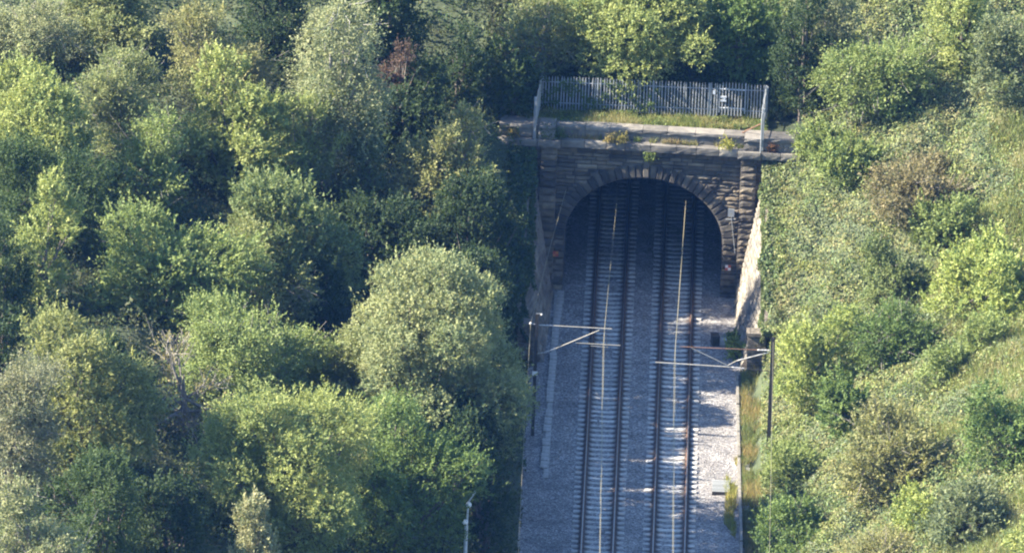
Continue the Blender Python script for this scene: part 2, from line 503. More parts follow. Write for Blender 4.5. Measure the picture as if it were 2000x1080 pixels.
# coursed wall stones
def ext_half(z):
    """half width of the arch ring's middle line at height z"""
    r = .42
    if z <= ZS: return HW + .45
    a, b = HW + r, RISE + r
    q = 1 - ((z - ZS) / b) ** 2
    return a * math.sqrt(q) if q > 0 else 0.0
def course(a, b, z, h, lo, hi):
    u = a
    while u < b - .05:
        w = rs.uniform(lo, hi)
        if b - (u + w) < lo * .7: w = b - u
        stone('wall_stone', V_wall, u, u + w, z, z + h, .02 + rs.uniform(-.02, .05), .30, portal)
        u += w
z = -.45
while z < 7.28:
    h = min(rs.uniform(.17, .25), 7.34 - z)
    if 7.34 - (z + h) < .12: h = 7.34 - z
    hw = ext_half(z)
    if hw > .3:
        course(-4.66, U0 - hw, z, h, .45, 1.05); course(U0 + hw, 4.66, z, h, .45, 1.05)
    else: course(-4.66, 4.66, z, h, .5, 1.1)
    z += h
z = -.45
while z < 7.28:
    h = min(rs.uniform(.27, .36), 7.34 - z)
    if 7.34 - (z + h) < .15: h = 7.34 - z
    course(PL + .02, -5.42, z, h, .6, 1.2); course(5.42, PR - .02, z, h, .6, 1.2)
    z += h
# pilasters flanking the arch
for sgn in (-1, 1):
    a, b = (4.62, 5.45)
    pil = MB().box(-(b-a)/2 + .03, (b-a)/2 - .03, -.27, .1, -.5, 7.36).build('pilaster', M['mortar'], portal, loc=(sgn*(a+b)/2, 0, 0))
    z = -.48
    while z < 7.3:
        h = min(rs.uniform(.30, .42), 7.36 - z)
        if 7.36 - (z + h) < .18: h = 7.36 - z
        o = stone('pilaster_stone', V_dark, -(b-a)/2, (b-a)/2, z, z + h, .33 + rs.uniform(-.02, .03), .5, pil)
        z += h
# cornice: a course of long stones projecting from the wall
cor = MB().box(PL - .02, PR + .02, -.20, .95, 7.37, 7.70).build('cornice', M['mortar'], portal)
def run(a, b, lo, hi):
    u = a
    while u < b - .02:
        w = rs.uniform(lo, hi)
        if b - (u + w) < lo * .6: w = b - u
        yield u, u + w
        u += w
for (a, b, vf) in ((-7.75, -5.62, .50), (-5.62, -4.45, .58), (-4.45, 4.45, .34), (4.45, 5.62, .58), (5.62, 7.6, .50)):
    for u0, u1 in run(a, b, .9, 1.5):
        stone('cornice_stone', V_dress, u0, u1, 7.36, 7.74, vf, vf + .55, cor, .006)
# parapet: recessed middle, piers over the pilasters, blocks at the ends
par = MB().box(PL + .05, PR - .05, .42, 1.05, 7.5, 8.14).build('parapet', M['mortar'], portal)
for (a, b, vf, top, dep) in ((-7.6, -5.62, .22, 8.20, 1.25), (-5.62, -4.75, .34, 8.22, 1.3), (-4.75, 4.75, -.22, 8.15, .8), (4.75, 5.62, .34, 8.22, 1.3), (5.62, 7.45, .22, 8.20, 1.25)):
    for u0, u1 in run(a, b, .8, 1.3):
        stone('parapet_stone', V_dress, u0, u1, 7.742, top, vf, dep - .1, par, .004)
    for u0, u1 in run(a, b, 1.1, 1.7):
        stone('coping_stone', V_dress, u0 - .0, u1, top + .003, top + .21, vf + .06, dep + .05, par, .004)

# ------------------------------------------------------------------ wing walls
def wing_line(y):
    """base x, top x and top z of the battered wing walls at y"""
    y = np.asarray(y, float)
    return np.interp(y, [-10.5, 0], [4.74, 4.58]), np.interp(y, [-10.5, 0], [6.12, 5.92]), np.interp(y, [-10.5, 0], [1.55, 6.95])
def wing_wall(sgn, label):
    ny, nz = 44, 20
    ys = np.linspace(-.38, -10.4, ny)
    vs = []; fs = []
    r = np.random.default_rng(5 + sgn)
    for i, y in enumerate(ys):
        xb, xt, top = (float(v) for v in wing_line(y)); base = -.55
        for j in range(nz):
            f = j / (nz - 1); z = base + (top - base) * f
            x = xb + (xt - xb) * f + (r.normal(0, .045) if 0 < j < nz - 1 else 0)
            vs.append((sgn * x, y, z))
        vs.append((sgn * (xt + .5), y, top)); vs.append((sgn * (xt + .5), y, base))
    m = nz + 2
    for i in range(ny - 1):
        for j in range(m):
            k = (j + 1) % m
            fs.append((i*m+j, i*m+k, (i+1)*m+k, (i+1)*m+j) if sgn > 0 else (i*m+j, (i+1)*m+j, (i+1)*m+k, i*m+k))
    fs.append(tuple(range(m))); fs.append(tuple((ny-1)*m + j for j in range(m)))
    root = tag(empty('wing_wall', (0, 0, 0)), label, 'retaining wall', 'wing walls of the tunnel portal')
    MB().add(vs, fs).build('wall_face', M['wing'], root)
    # coursed facing stones laid on the batter
    r2 = random.Random(31 + sgn); z = -.42
    while z < 6.7:
        h = r2.uniform(.24, .36); zc = z + h / 2
        y_end = -10.38 if zc < 1.6 else float(np.interp(zc, [1.55, 6.95], [-10.5, 0])) + .12
        y = -.42
        while y > y_end + .1:
            w = r2.uniform(.55, 1.15)
            if y - w - y_end < .4: w = y - y_end
            yc = y - w / 2
            def face(yy, zz):
                xb, xt, tp = (float(q) for q in wing_line(yy)); f = (zz + .55) / (tp + .55)
                return Vector((sgn * (xb + (xt - xb) * f), yy, zz))
            p0 = face(yc, zc); up = (face(yc, zc + .2) - p0).normalized(); al = (face(yc - .2, zc) - p0).normalized()
            if sgn < 0: al = -al
            nrm = al.cross(up).normalized(); up = nrm.cross(al).normalized()   # outward normal of the face
            o = link('wall_stone', r2.choice(V_wing), root)
            q = p0 - nrm * (.11 - r2.uniform(.0, .035))
            mt = Matrix((( al.x, -nrm.x, up.x, q.x), (al.y, -nrm.y, up.y, q.y), (al.z, -nrm.z, up.z, q.z), (0, 0, 0, 1)))
            o.matrix_local = mt @ Matrix.Diagonal((w - .02, .3, h - .02, 1))
            y -= w
        z += h
    p = [-.42 - 1.0 * i for i in range(11)]
    for a, b in zip(p, p[1:]):
        v = []
        for y in (a - .01, b + .01):
            xb, x, z = (float(q) for q in wing_line(y))
            v += [(sgn*(x - .06), y, z + .004), (sgn*(x + .55), y, z + .004), (sgn*(x + .55), y, z + .15), (sgn*(x - .06), y, z + .17)]
        MB().add(v, [(0,1,2,3),(7,6,5,4),(0,4,5,1),(1,5,6,2),(2,6,7,3),(3,7,4,0)]).build('coping_stone', M['wing'], root)
    MB().box(sgn*5.25 if sgn > 0 else -6.15, 6.15 if sgn > 0 else -5.25, -11.1, -10.42, -.5, 1.75).build('end_pier', M['wing'], root)
    MB().box(sgn*5.18 if sgn > 0 else -6.22, 6.22 if sgn > 0 else -5.18, -11.17, -10.36, 1.754, 1.92).build('pier_cap', M['wing'], root)
wing_wall(1, 'sunlit pale sloping retaining wall right of the tunnel mouth, ivy over its top')
wing_wall(-1, 'shaded sloping retaining wall left of the tunnel mouth, half hidden by bushes')

# ------------------------------------------------------------------ tracks
def rail_profile():
    h = .159
    pr = [(-.07, 0), (.07, 0), (.07, .012), (.012, .03), (.010, .115), (.036, .125), (.036, h - .008), (.028, h), (-.028, h), (-.036, h - .008), (-.036, .125), (-.010, .115), (-.012, .03), (-.07, .012)]
    return pr
Y0, Y1 = -60.0, 40.0
def rail_mesh():
    pr = rail_profile(); n = len(pr)
    vs = [(x, y, z) for y in (Y0, Y1) for (x, z) in pr]
    fs = [(k, (k+1) % n, n + (k+1) % n, n + k) for k in range(n)] + [tuple(range(n-1, -1, -1)), tuple(range(n, 2*n))]
    mb = MB().add(vs, fs); me = mb.mesh('rail', M['rust'])
    me.materials.append(M['railhead'])
    me.polygons[7].material_index = 1
    return me
RAIL = rail_mesh()
def sleeper_mesh():
    # concrete sleeper: deep under the rails, dipped in the middle, chamfered top
    xs = [-1.25, -1.24, -.95, -.55, -.25, .25, .55, .95, 1.24, 1.25]
    tp = [-.03, 0, .0, -.01, -.035, -.035, -.01, 0, 0, -.03]
    vs = []; fs = []
    for x, t in zip(xs, tp):
        vs += [(x, -.15, -.2), (x, -.14, t - .03), (x, -.10, t), (x, .10, t), (x, .14, t - .03), (x, .15, -.2)]
    for i in range(len(xs) - 1):
        for k in range(6):
            fs.append((i*6+k, (i+1)*6+k, (i+1)*6+(k+1) % 6, i*6+(k+1) % 6))
    fs.append((0, 1, 2, 3, 4, 5)); fs.append(tuple((len(xs)-1)*6 + k for k in (5, 4, 3, 2, 1, 0)))
    for sg in (-1, 1):                                       # cast shoulders and clips either side of each rail
        for s2 in (-1, 1):
            cxx = sg*.7525 + s2*.115
            n0 = len(vs)
            vs += [(cxx-.035, -.07, -.005), (cxx+.035, -.07, -.005), (cxx+.035, .07, -.005), (cxx-.035, .07, -.005), (cxx-.02, -.05, .045), (cxx+.02, -.05, .045), (cxx+.02, .05, .045), (cxx-.02, .05, .045)]
            fs += [tuple(i + n0 for i in f) for f in ((4,5,6,7),(0,1,5,4),(1,2,6,5),(2,3,7,6),(3,0,4,7))]
    return MB().add(vs, fs).mesh('sleeper', M['sleeper'])
SLP = sleeper_mesh()
for tx, lab in ((-1.7, 'left-hand railway track of rusty rails on concrete sleepers, nearer the bushes'), (1.7, 'right-hand railway track of rusty rails on concrete sleepers, nearer the pale retaining wall')):
    tr = tag(empty('railway_track', (tx, 0, 0)), lab, 'railway track', 'railway tracks through the tunnel')
    for sg in (-1, 1): link('rail', RAIL, tr, (sg * .7525, 0, -.152))
    y = -46.0; rr = random.Random(int(tx * 10))
    while y < 26:
        link('sleeper', SLP, tr, (rr.uniform(-.012, .012), y + rr.uniform(-.02, .02), -.155 + rr.uniform(-.008, .008)), (0, 0, rr.uniform(-.008, .008)))
        y += .65

# ------------------------------------------------------------------ cable trough, kerb, small things by the line
tro = tag(empty('cable_trough', (-4.35, -12, -.2)), 'row of pale concrete cable trough lids along the left side of the line', 'cable trough')
lid = MB().box(-.17, .17, -.47, .47, 0, .06).mesh('trough_lid', M['concrete'])
dr = random.Random(4)
y = -.8
while y > -25.5:
    x = float(np.interp(y, [-26, -6.4, 0], [-4.47, -4.30, -4.12]))
    if dr.random() > .14:
        o = link('trough_lid', lid, tro, (x + 4.35 + dr.uniform(-.02, .02), y + 12, .03 + float(bed(np.array(x), 0)) + .2 + dr.uniform(-.01, .02)), (dr.uniform(-.02, .02), dr.uniform(-.03, .03), dr.uniform(-.03, .03)))
    y -= 1.0
MB().box(-.13, .13, -14.5, 11.6, -.3, -.08).build('trough_channel', M['concrete'], tro)
ker = tag(empty('concrete_kerb', (5.0, -30, 0)), 'low pale concrete kerb wall along the foot of the right bank', 'kerb')
y = -11.4
while y > -60:
    L = 2.4
    x0 = float(np.interp(y, [-40, -11], [5.12, 4.72])) - 5.0; x1 = float(np.interp(y - L, [-40, -11], [5.12, 4.72])) - 5.0
    hz = .06 + .05 * math.sin(y * 1.7) if y > -30 else .36 + .04 * math.sin(y * 1.3)
    a, b = y - .01 + 30, y - L + .01 + 30
    MB().add([(x0, a, -.5), (x0+.13, a, -.5), (x1+.13, b, -.5), (x1, b, -.5), (x0, a, hz), (x0+.13, a, hz), (x1+.13, b, hz), (x1, b, hz)],
             [(0,1,2,3),(7,6,5,4),(0,4,5,1),(1,5,6,2),(2,6,7,3),(3,7,4,0)]).build('kerb_block', M['kerb'], ker)
    y -= L
# catch pit with a slatted cover
cp = tag(empty('catch_pit', (4.12, -27.2, -.2)), 'grey slatted catch-pit cover lying in the white ballast on the right', 'drain cover')
MB().box(-.42, .42, -.78, .78, -.2, .10).build('pit_rim', M['dark_steel'], cp)
bar = MB().box(-.022, .022, -.80, .80, .105, .15).mesh('bar', M['grate'])
for i in range(13): link('bar', bar, cp, (-.39 + .065 * i, 0, 0))
MB().box(-.43, .43, -.86, -.805, -.1, .16).build('end_bar', M['dark_steel'], cp)
# lineside box
bxo = tag(empty('lineside_box', (3.75, -7.1, -.2), R(8)), 'small dark lineside box with a pale lid in front of the right pier', 'box')
MB().box(-.26, .10, -.3, .3, -.05, .42).build('body', M['dark_steel'], bxo)
MB().box(.13, .47, -.34, .34, .0, .30).build('side_slab', M['concrete'], bxo)
MB().box(-.29, .12, -.33, .33, .424, .48).build('lid', M['dark_steel'], bxo)
# signs on the portal
def board(name, u, z, v, label, cat, cells, s=.14):
    root = tag(empty(name, (0, 0, 0), R(-3)), label, cat)
    MB().box(u - s - .01, u + s + .01, -v + .0, -v + .03, z - s - .01, z + s + .01).build('back_plate', M['dark_steel'], root)
    for i, mt in enumerate(cells):
        a, b = i % 2, i // 2
        MB().box(u - s + s*a, u + s*a - .002, -v - .012, -v - .003, z - s + s*b, z + s*b - .002).build('panel', M[mt], root)
board('warning_sign', 4.22, 1.42, .19, 'small red and white chequered sign on the right pier of the portal', 'sign', ('red', 'white', 'white', 'red'))
board('warning_sign', -4.50, 1.60, .19, 'small orange and red chequered sign on the dark left pier of the portal', 'sign', ('orange', 'red', 'red', 'orange'))

# ------------------------------------------------------------------ palisade fence above the portal
fence = tag(empty('palisade_fence', (0, 0, 8.1), R(-3)), 'galvanised steel palisade fence with a small gate above the tunnel portal', 'fence')
def pale_mesh():
    w, d, h = .034, .016, 1.78
    pf = [(-w, 0), (-w*.45, -d), (0, 0), (w*.45, -d), (w, 0)]
    vs = []; fs = []
    for z, s in ((0, 1), (h - .14, 1), (h, .35)):
        vs += [(x * s, y, z) for x, y in pf] + [(x * s, y + .004, z) for x, y in pf]
    for lv in range(2):
        o = lv * 10
        for k in range(4):
            fs += [(o+k, o+k+1, o+10+k+1, o+10+k), (o+5+k, o+15+k, o+15+k+1, o+5+k+1)]
    return MB().add(vs, fs).mesh('pale', M['galv'])
PALE = pale_mesh()
FU0, FU1, FV = -5.75, 5.6, 2.9
def fence_run(p, q, name_post='post', skip=None, z0=.12, z1=.12):
    p, q = Vector(p), Vector(q); d = (q - p); L = d.length; d.normalize(); ang = math.atan2(d.y, d.x)
    nrm = Vector((-d.y, d.x, 0))
    def zz(s): return z0 + (z1 - z0) * s / L
    for h in (.35, 1.45):
        a, b = p - nrm * -.03, q - nrm * -.03
        MB().tube([(a.x, a.y, zz(0) + h), (b.x, b.y, zz(L) + h)], .026, 4).build('horizontal_rail', M['galv'], fence)
    s = .08
    while s < L - .04:
        if not (skip and skip[0] < s < skip[1]):
            c = p + d * s
            link('pale', PALE, fence, (c.x, c.y, zz(s) + random.uniform(-.01, .012)), (random.gauss(0, .008), random.gauss(0, .010), ang))
        s += .155
    np_ = max(1, round(L / 2.75))
    for i in range(np_ + 1):
        c = p + d * (L * i / np_) + nrm * .07
        MB().box(-.045, .045, -.05, .05, -.5, 1.72).build(name_post, M['galv'], fence, loc=(c.x, c.y, zz(L*i/np_)), rot=(0, 0, ang))
fence_run((FU0, FV, 0), (FU1, FV, 0), skip=(9.0, 10.35), z0=.10, z1=.30)
fence_run((FU0, -.30, 0), (FU0, FV - .1, 0), z0=.1, z1=.10)
fence_run((FU1, FV - .1, 0), (FU1, -.30, 0), z0=.30, z1=.20)
for u, zt in ((FU0, 1.6), (FU1, 1.7)):
    MB().tube([(u, -.44, -.37), (u, -.44, zt)], .042, 6).build('corner_post', M['galv'], fence)
# gate in the fence
gu = FU0 + 9.02; gz0 = .18
gate = MB().tube([(gu, FV, .3), (gu, FV, 1.80)], .05, 4).build('gate', M['galv'], fence, loc=(0, 0, gz0))
for a, b in (((gu, FV, 1.55), (gu + 1.3, FV, 1.55)), ((gu, FV, .55), (gu + 1.3, FV, .55))):
    MB().tube([a, b], .04, 4).build('gate_rail', M['pole_paint'], gate)
MB().tube([(gu + 1.3, FV, .3), (gu + 1.3, FV, 1.92)], .05, 4).build('gate_stile', M['galv'], gate)
for i in range(1, 8):
    link('gate_pale', PALE, gate, (gu + .16 * i, FV - .06, .18))
MB().box(gu + .06, gu + .36, FV - .13, FV - .07, 1.12, 1.20).box(gu + .06, gu + .36, FV - .13, FV - .07, .92, 1.0).box(gu + .20, gu + .30, FV - .128, FV - .072, 1.0, 1.12).build('lock_plate', M['pole_paint'], gate)
MB().box(gu - .34, gu - .22, FV - .10, FV - .06, 1.28, 1.48).build('notice_plate', M['white'], gate)
MB().tube([(FU1 - .05, -.1, 1.05), (FU1 - 1.35, .9, -.02)], .035, 5).build('brace', M['rust'], fence)

# ------------------------------------------------------------------ overhead line
def mast(x, y, z0, z1, w, label):
    root = tag(empty('overhead_line_mast', (x, y, z0)), label, 'mast', 'overhead line masts')
    H = z1 - z0
    mb = MB().box(-w/2, w/2, -w/2, -w/2 + .022, -.6, H).box(-w/2, w/2, w/2 - .022, w/2, -.6, H).box(-.012, .012, -w/2 + .023, w/2 - .023, -.6, H - .002)
    mb.build('column', M['dark_steel'], root)
    MB().box(-w*.9, w*.9, -w*.9, w*.9, -.8, -.28).build('foundation', M['concrete'], root)
    return root
def tubep(root, name, a, b, r, mat='tube'):
    return MB().tube([a, b], r * .8, 6).build(name, M[mat], root)
def insulator(root, a, b, r=.05):
    a, b = Vector(a), Vector(b); n = 9
    pts = [a.lerp(b, i/(n-1)) for i in range(n)]
    MB().tube(pts, [r if i % 2 else r*.55 for i in range(n)], 8).build('insulator', M['porcelain'], root, True)
# right mast
mr = mast(6.36, -22.7, 0.75, 6.0, .19, 'dark steel overhead-line mast standing in the bushes of the right bank')
tubep(mr, 'cantilever_tube', (-.75, 0, 4.58), (-4.5, 0, 4.58), .026, 'rust'); insulator(mr, (-.1, 0, 4.58), (-.75, 0, 4.58))
tubep(mr, 'stay_tube', (-3.95, 0, 4.54), (-2.15, 0, 3.72), .028); tubep(mr, 'stay_link', (-2.15, 0, 3.72), (-1.72, 0, 3.98), .022)
insulator(mr, (-1.72, 0, 3.98), (-.12, 0, 4.5), .03)
tubep(mr, 'registration_tube', (-5.65, 0, 3.72), (-1.95, 0, 3.64), .034); insulator(mr, (-1.95, 0, 3.64), (-1.3, 0, 3.6), .035)
tubep(mr, 'tube_bracket', (-1.3, 0, 3.6), (-.1, 0, 3.5), .018, 'dark_steel')
tubep(mr, 'steady_arm', (-5.3, 0, 3.72), (-4.62, 0, 3.58), .016)
# left mast
ml = mast(-5.12, -20.6, -.1, 5.9, .16, 'dark overhead-line mast at the edge of the left bushes with pale insulators on top')
tubep(ml, 'cantilever_tube', (.75, 0, 5.46), (3.65, 0, 5.42), .028); insulator(ml, (.1, 0, 5.46), (.75, 0, 5.46), .04)
tubep(ml, 'stay_tube', (.95, 0, 4.28), (3.05, 0, 5.33), .030); insulator(ml, (.42, 0, 4.05), (.95, 0, 4.28)); tubep(ml, 'stay_foot', (.08, 0, 3.98), (.42, 0, 4.05), .03)
tubep(ml, 'registration_tube', (1.9, 0, 4.62), (4.1, 0, 4.58), .024)
tubep(ml, 'steady_arm', (2.65, 0, 4.5), (3.5, 0, 4.46), .018)
tubep(ml, 'dropper', (3.4, 0, 5.42), (3.4, 0, 4.6), .012, 'dark_steel')
tubep(ml, 'wire_bracket', (-.3, 0, 5.5), (.1, 0, 5.5), .02, 'galv'); MB().ball((-.3, 0, 5.52), .07).build('insulator', M['porcelain'], ml, True)
tubep(ml, 'top_bracket', (-.06, 0, 6.05), (.22, 0, 6.05), .018, 'galv'); MB().ball((.22, 0, 6.0), .06).build('insulator', M['porcelain'], ml, True)
MB().box(-.13, .13, -.14, -.11, 2.9, 3.1).build('number_plate', M['white'], ml)
def wire(label, pts, r=.016, cat='wire', group='overhead wires', name='overhead_wire'):
    return tag(MB().tube(pts, r, 5).build(name, M['copper']), label, cat, group)
wire('contact wire above the left-hand track, running into the tunnel', [(-1.42, -60, 4.52), (-1.62, -42, 4.48), (-1.86, -20.6, 4.46), (-1.55, 0, 4.40), (-1.60, 26, 4.36)], .0095)
wire('upper carrying wire above the left-hand track, meeting the cantilever tube', [(-1.40, -60, 5.35), (-1.60, -42, 5.18), (-1.83, -20.6, 5.33), (-1.53, -.4, 4.75), (-1.60, 26, 4.6)], .008)
wire('contact wire above the right-hand track, running into the tunnel', [(1.95, -60, 4.50), (1.78, -42, 4.44), (1.62, -22.7, 4.40), (1.92, 0, 4.40), (1.8, 26, 4.36)], .0095)
wire('upper carrying wire above the right-hand track, meeting the rusty cantilever', [(1.97, -60, 5.3), (1.80, -42, 5.12), (1.65, -22.7, 5.30), (1.94, -.4, 4.75), (1.8, 26, 4.6)], .008)
wire('thin wire from the left mast top along the left bank and up to the portal', [(-5.20, -60, 5.0), (-5.36, -40, 5.1), (-5.42, -20.6, 5.42), (-4.72, -8, 4.9), (-4.1, -.45, 5.25)], .008)
wire('thin return wire running down from the right mast towards the bottom edge', [(6.25, -60, 5.3), (6.32, -42, 5.4), (6.36, -22.9, 5.85)], .008)
# anchor stay on the right of the arch
anc = tag(empty('anchor_stay', (0, 0, 0), R(-3)), 'pale steel wire anchor bracket fixed to the stonework right of the arch', 'bracket')
tubep(anc, 'stay_arm', (4.0, -.35, 4.05), (4.5, -.4, 4.1), .025, 'galv'); tubep(anc, 'stay_wire', (4.25, -.4, 4.45), (4.55, -.45, 2.3), .02, 'galv')
MB().box(4.1, 4.42, -.36, -.28, 4.2, 4.6).build('bracket_plate', M['galv'], anc)

# ------------------------------------------------------------------ grey pole at the bottom edge
gp = tag(empty('camera_pole', (-7.8, -45.4, float(terrain(-7.8, -45.4)) - .05)), 'slim pale grey pole with two round white fittings and a slanted top arm', 'pole')
zb = gp.location.z
MB().tube([(0, 0, -.4), (0, 0, 4.45 - zb)], [.10, .085], 8).build('lower_column', M['pole_paint'], gp)
MB().tube([(.02, 0, 4.45 - zb), (.05, 0, 5.62 - zb)], .05, 8).build('upper_column', M['pole_paint'], gp)
MB().tube([(.06, 0, 5.60 - zb), (.36, 0, 6.15 - zb)], [.035, .05], 6).build('top_arm', M['pole_paint'], gp)
MB().ball((-.06, -.06, 4.62 - zb), .14).build('round_fitting', M['white'], gp, True)
MB().ball((.06, -.04, 5.48 - zb), .15).build('round_fitting', M['white'], gp, True)
# ------------------------------------------------------------------ vegetation
def unit(v): return v / np.maximum(np.linalg.norm(v, axis=-1, keepdims=True), 1e-9)
def leaf_tris(c, axis, nrm, length, width):
    """pointed leaves: c centre, axis along the leaf, nrm its normal"""
    a = unit(axis); b = unit(np.cross(nrm, a))
    L = length[:, None]; W = width[:, None]
    return np.stack([c - a*L*.42 + b*W*.5, c + a*L*.58, c - a*L*.42 - b*W*.5], 1).reshape(-1, 3)

STYLE = {   # lobes, lobe radius / R, vertical squash of lobes, spray length, leaves per spray, outward lift, shoots, twigs
    'round': dict(lead=34, nl=34, lr=(.24, .42), sq=.85, sl=(.25, .55), k=9, lift=.35, shoots=.10, twig=30, lo=.12, leaf=0.14, cover=1.0, ragged=0.45),
    'big':   dict(lead=26, nl=58, lr=(.20, .34), sq=.85, sl=(.25, .6), k=9, lift=.45, shoots=.10, twig=40, lo=.10, leaf=0.135, cover=1.0, ragged=.14),
    'haw':   dict(lead=46, nl=38, lr=(.18, .34), sq=.55, sl=(.4, .9), k=11, lift=.12, shoots=.14, twig=110, lo=.12, leaf=0.125, cover=.85, ragged=0.5),
    'bush':  dict(lead=34, nl=30, lr=(.26, .42), sq=.85, sl=(.3, .6), k=9, lift=.4, shoots=.06, twig=30, lo=.05, leaf=0.14, cover=.9, ragged=0.5),
    'low':   dict(lead=30, nl=24, lr=(.30, .50), sq=.70, sl=(.3, .6), k=9, lift=.5, shoots=.06, twig=25, lo=.0, leaf=0.14, cover=.85, ragged=0.6),
    'cone':  dict(lead=34, nl=22, lr=(.20, .36), sq=1.0, sl=(.3, .65), k=10, lift=.9, shoots=.10, twig=40, lo=.05, leaf=0.13, cover=.9, ragged=0.35),
    'birch': dict(lead=14, nl=34, lr=(.20, .34), sq=1.1, sl=(.5, 1.1), k=13, lift=-.75, shoots=.10, twig=60, lo=.10, leaf=0.11, cover=.9, ragged=0.35),
    'bare':  dict(lead=6, nl=14, lr=(.25, .4), sq=.7, sl=(.4, .9), k=4, lift=.3, shoots=.1, twig=420, lo=.1, leaf=.12, cover=.10, ragged=.4),
}
def envelope(style, h):
    h = np.asarray(h)
    if style == 'cone': return np.clip(1.15 * (1 - h) ** .8, 0, 1) * np.clip(h * 6 + .45, 0, 1)
    if style == 'birch': return np.sqrt(np.clip(1 - ((h - .42) / .60) ** 2, 0, 1))
    if style == 'low': return np.sqrt(np.clip(1 - h ** 1.8, 0, 1))
    if style in ('haw',): return np.sqrt(np.clip(1 - ((h - .55) / .52) ** 2, 0, 1)) * .9 + .1
    return np.sqrt(np.clip(1 - ((h - .46) / .56) ** 2, 0, 1))

def make_plant(name, x, y, Rr, H, style, colour, label, group, seed):
    S = STYLE[style]; g = np.random.default_rng(seed)
    zg = float(terrain(x, y)) - .12
    root = tag(empty(name, (x, y, zg), 0), label, name.split('_')[-1], group)
    # lobes
    nl = int(S['nl'] * (1 + .12 * max(0, H / Rr - 2.2)))
    hf = S['lo'] + (1 - S['lo']) * g.random(nl) ** .75
    th = g.random(nl) * 2 * math.pi + np.arange(nl) * 2.399
    lr = Rr * g.uniform(*S['lr'], nl)
    # several stems of unequal height rather than one dome
    ms = 1 if style in ('big', 'birch', 'cone') else int(g.integers(2, 5))
    sa = g.random() * 6.28 + np.arange(ms) * 6.28 / ms + g.normal(0, .4, ms)
    so = (g.uniform(.25, .55, ms) if ms > 1 else np.zeros(1)) * Rr
    sR = g.uniform(.52, .82, ms) if ms > 1 else np.ones(1)
    sH = np.concatenate([[1.0], g.uniform(.60, .97, ms - 1)])
    sub = np.concatenate([np.arange(ms), g.integers(0, ms, max(nl - ms, 0))])[:nl]
    lr = lr * (.25 + .75 * sR[sub])
    e = envelope(style, hf) * Rr * sR[sub]
    rad = np.clip(e - lr * .75, 0, None) * np.sqrt(g.uniform(.35, 1.0, nl)) * g.uniform(1 - S['ragged'], 1 + S['ragged'] * .8, nl)
    zc = np.minimum(hf * H * sH[sub], H * sH[sub] - lr * S['sq'] * .75) * g.uniform(.93, 1.03, nl)
    C = np.stack([rad * np.cos(th) + so[sub] * np.cos(sa[sub]), rad * np.sin(th) + so[sub] * np.sin(sa[sub]), np.maximum(zc, lr * .4)], -1)
    # a few lobes break out of the outline
    no = max(3, nl // 6); oi = g.choice(nl, no, replace=False)
    C[oi] *= np.stack([g.uniform(1.08, 1.35, no), g.uniform(1.08, 1.35, no), g.uniform(.95, 1.10, no)], -1)
    lr[oi] *= g.uniform(.55, .85, no)
    C[:, :2] *= g.uniform(.84, 1.12, 2) if style != 'big' else 1.12
    lean = g.normal(0, .02 if style == 'big' else .07, 2); C[:, 0] += lean[0] * C[:, 2]; C[:, 1] += lean[1] * C[:, 2]
    # a filled heart so that no daylight shows straight through
    for q in range(ms):
        nc = max(3, nl // 5) if ms == 1 else 3
        hc = np.linspace(.25, .78, nc)
        C = np.vstack([C, np.stack([so[q] * math.cos(sa[q]) + g.normal(0, .06, nc) * Rr, so[q] * math.sin(sa[q]) + g.normal(0, .06, nc) * Rr, hc * H * sH[q]], -1)])
        lr = np.concatenate([lr, envelope(style, hc) * Rr * .60 * sR[q]])
    nl = len(lr)
    ltint = g.random(nl)
    # sprays over the lobe surfaces
    leaf = S['leaf'] * g.uniform(.82, 1.22); k = S['k']
    area = 4 * math.pi * lr ** 2
    ns = np.maximum((area * S['cover'] * 1.35 / (leaf * leaf * .62 * .5) / k * .50).astype(int), 4)
    li = np.repeat(np.arange(nl), ns); N = len(li)
    d = unit(g.normal(0, 1, (N, 3)))
    d[:, 2] = np.where(g.random(N) < .35, np.abs(d[:, 2]), d[:, 2])
    shell = g.uniform(.62, 1.05, N)
    O = C[li] + d * (lr[li] * shell)[:, None] * np.array([1, 1, S['sq']])
    # drop most sprays buried in other lobes
    buried = np.zeros(N, bool)
    for j in range(nl):
        q = (O - C[j]) / (lr[j] * np.array([1, 1, S['sq']]))
        buried |= ((q ** 2).sum(1) < .50) & (li != j)
    keepm = (~buried | (g.random(N) < .12)) & (O[:, 2] > -.1) & (O[:, 2] < H * 1.04)
    # natural holes
    hole = np.sin(O[:, 0] * 1.5 + seed) * np.sin(O[:, 1] * 2.3 + seed * .7) * np.sin(O[:, 2] * 2.1 + seed * 1.3)
    keepm &= ~((hole > .30) & (g.random(N) < .85) & (shell > .8))
    O, d, li = O[keepm], d[keepm], li[keepm]; N = len(O)
    outw = unit(O - np.array([0, 0, H * .45]))
    D = unit(d * .7 + outw * .5 + np.array([0, 0, S['lift']]) + g.normal(0, .38, (N, 3)))
    SL = g.uniform(*S['sl'], N) * min(1.0, .55 + Rr * .2)
    shoot = g.random(N) < S['shoots']
    SL = np.where(shoot & (shell[keepm] > .85), SL * g.uniform(1.5, 2.6, N), SL)
    # leaves along each spray
    s = (np.arange(k)[None] + g.random((N, k))) / k
    side = unit(np.cross(D, g.normal(0, 1, (N, 3))))
    sd2 = np.cross(D, side)
    wsp = SL[:, None] * .30 * (1 - .55 * s)
    ph = g.random((N, k)) * 2 * math.pi
    P = O[:, None] + D[:, None] * (s * SL[:, None])[..., None] + side[:, None] * (np.cos(ph) * wsp)[..., None] + sd2[:, None] * (np.sin(ph) * wsp)[..., None]
    droop = np.zeros_like(P); droop[..., 2] = -(s ** 2) * SL[:, None] * (.55 if style == 'birch' else .10)
    P = P + droop
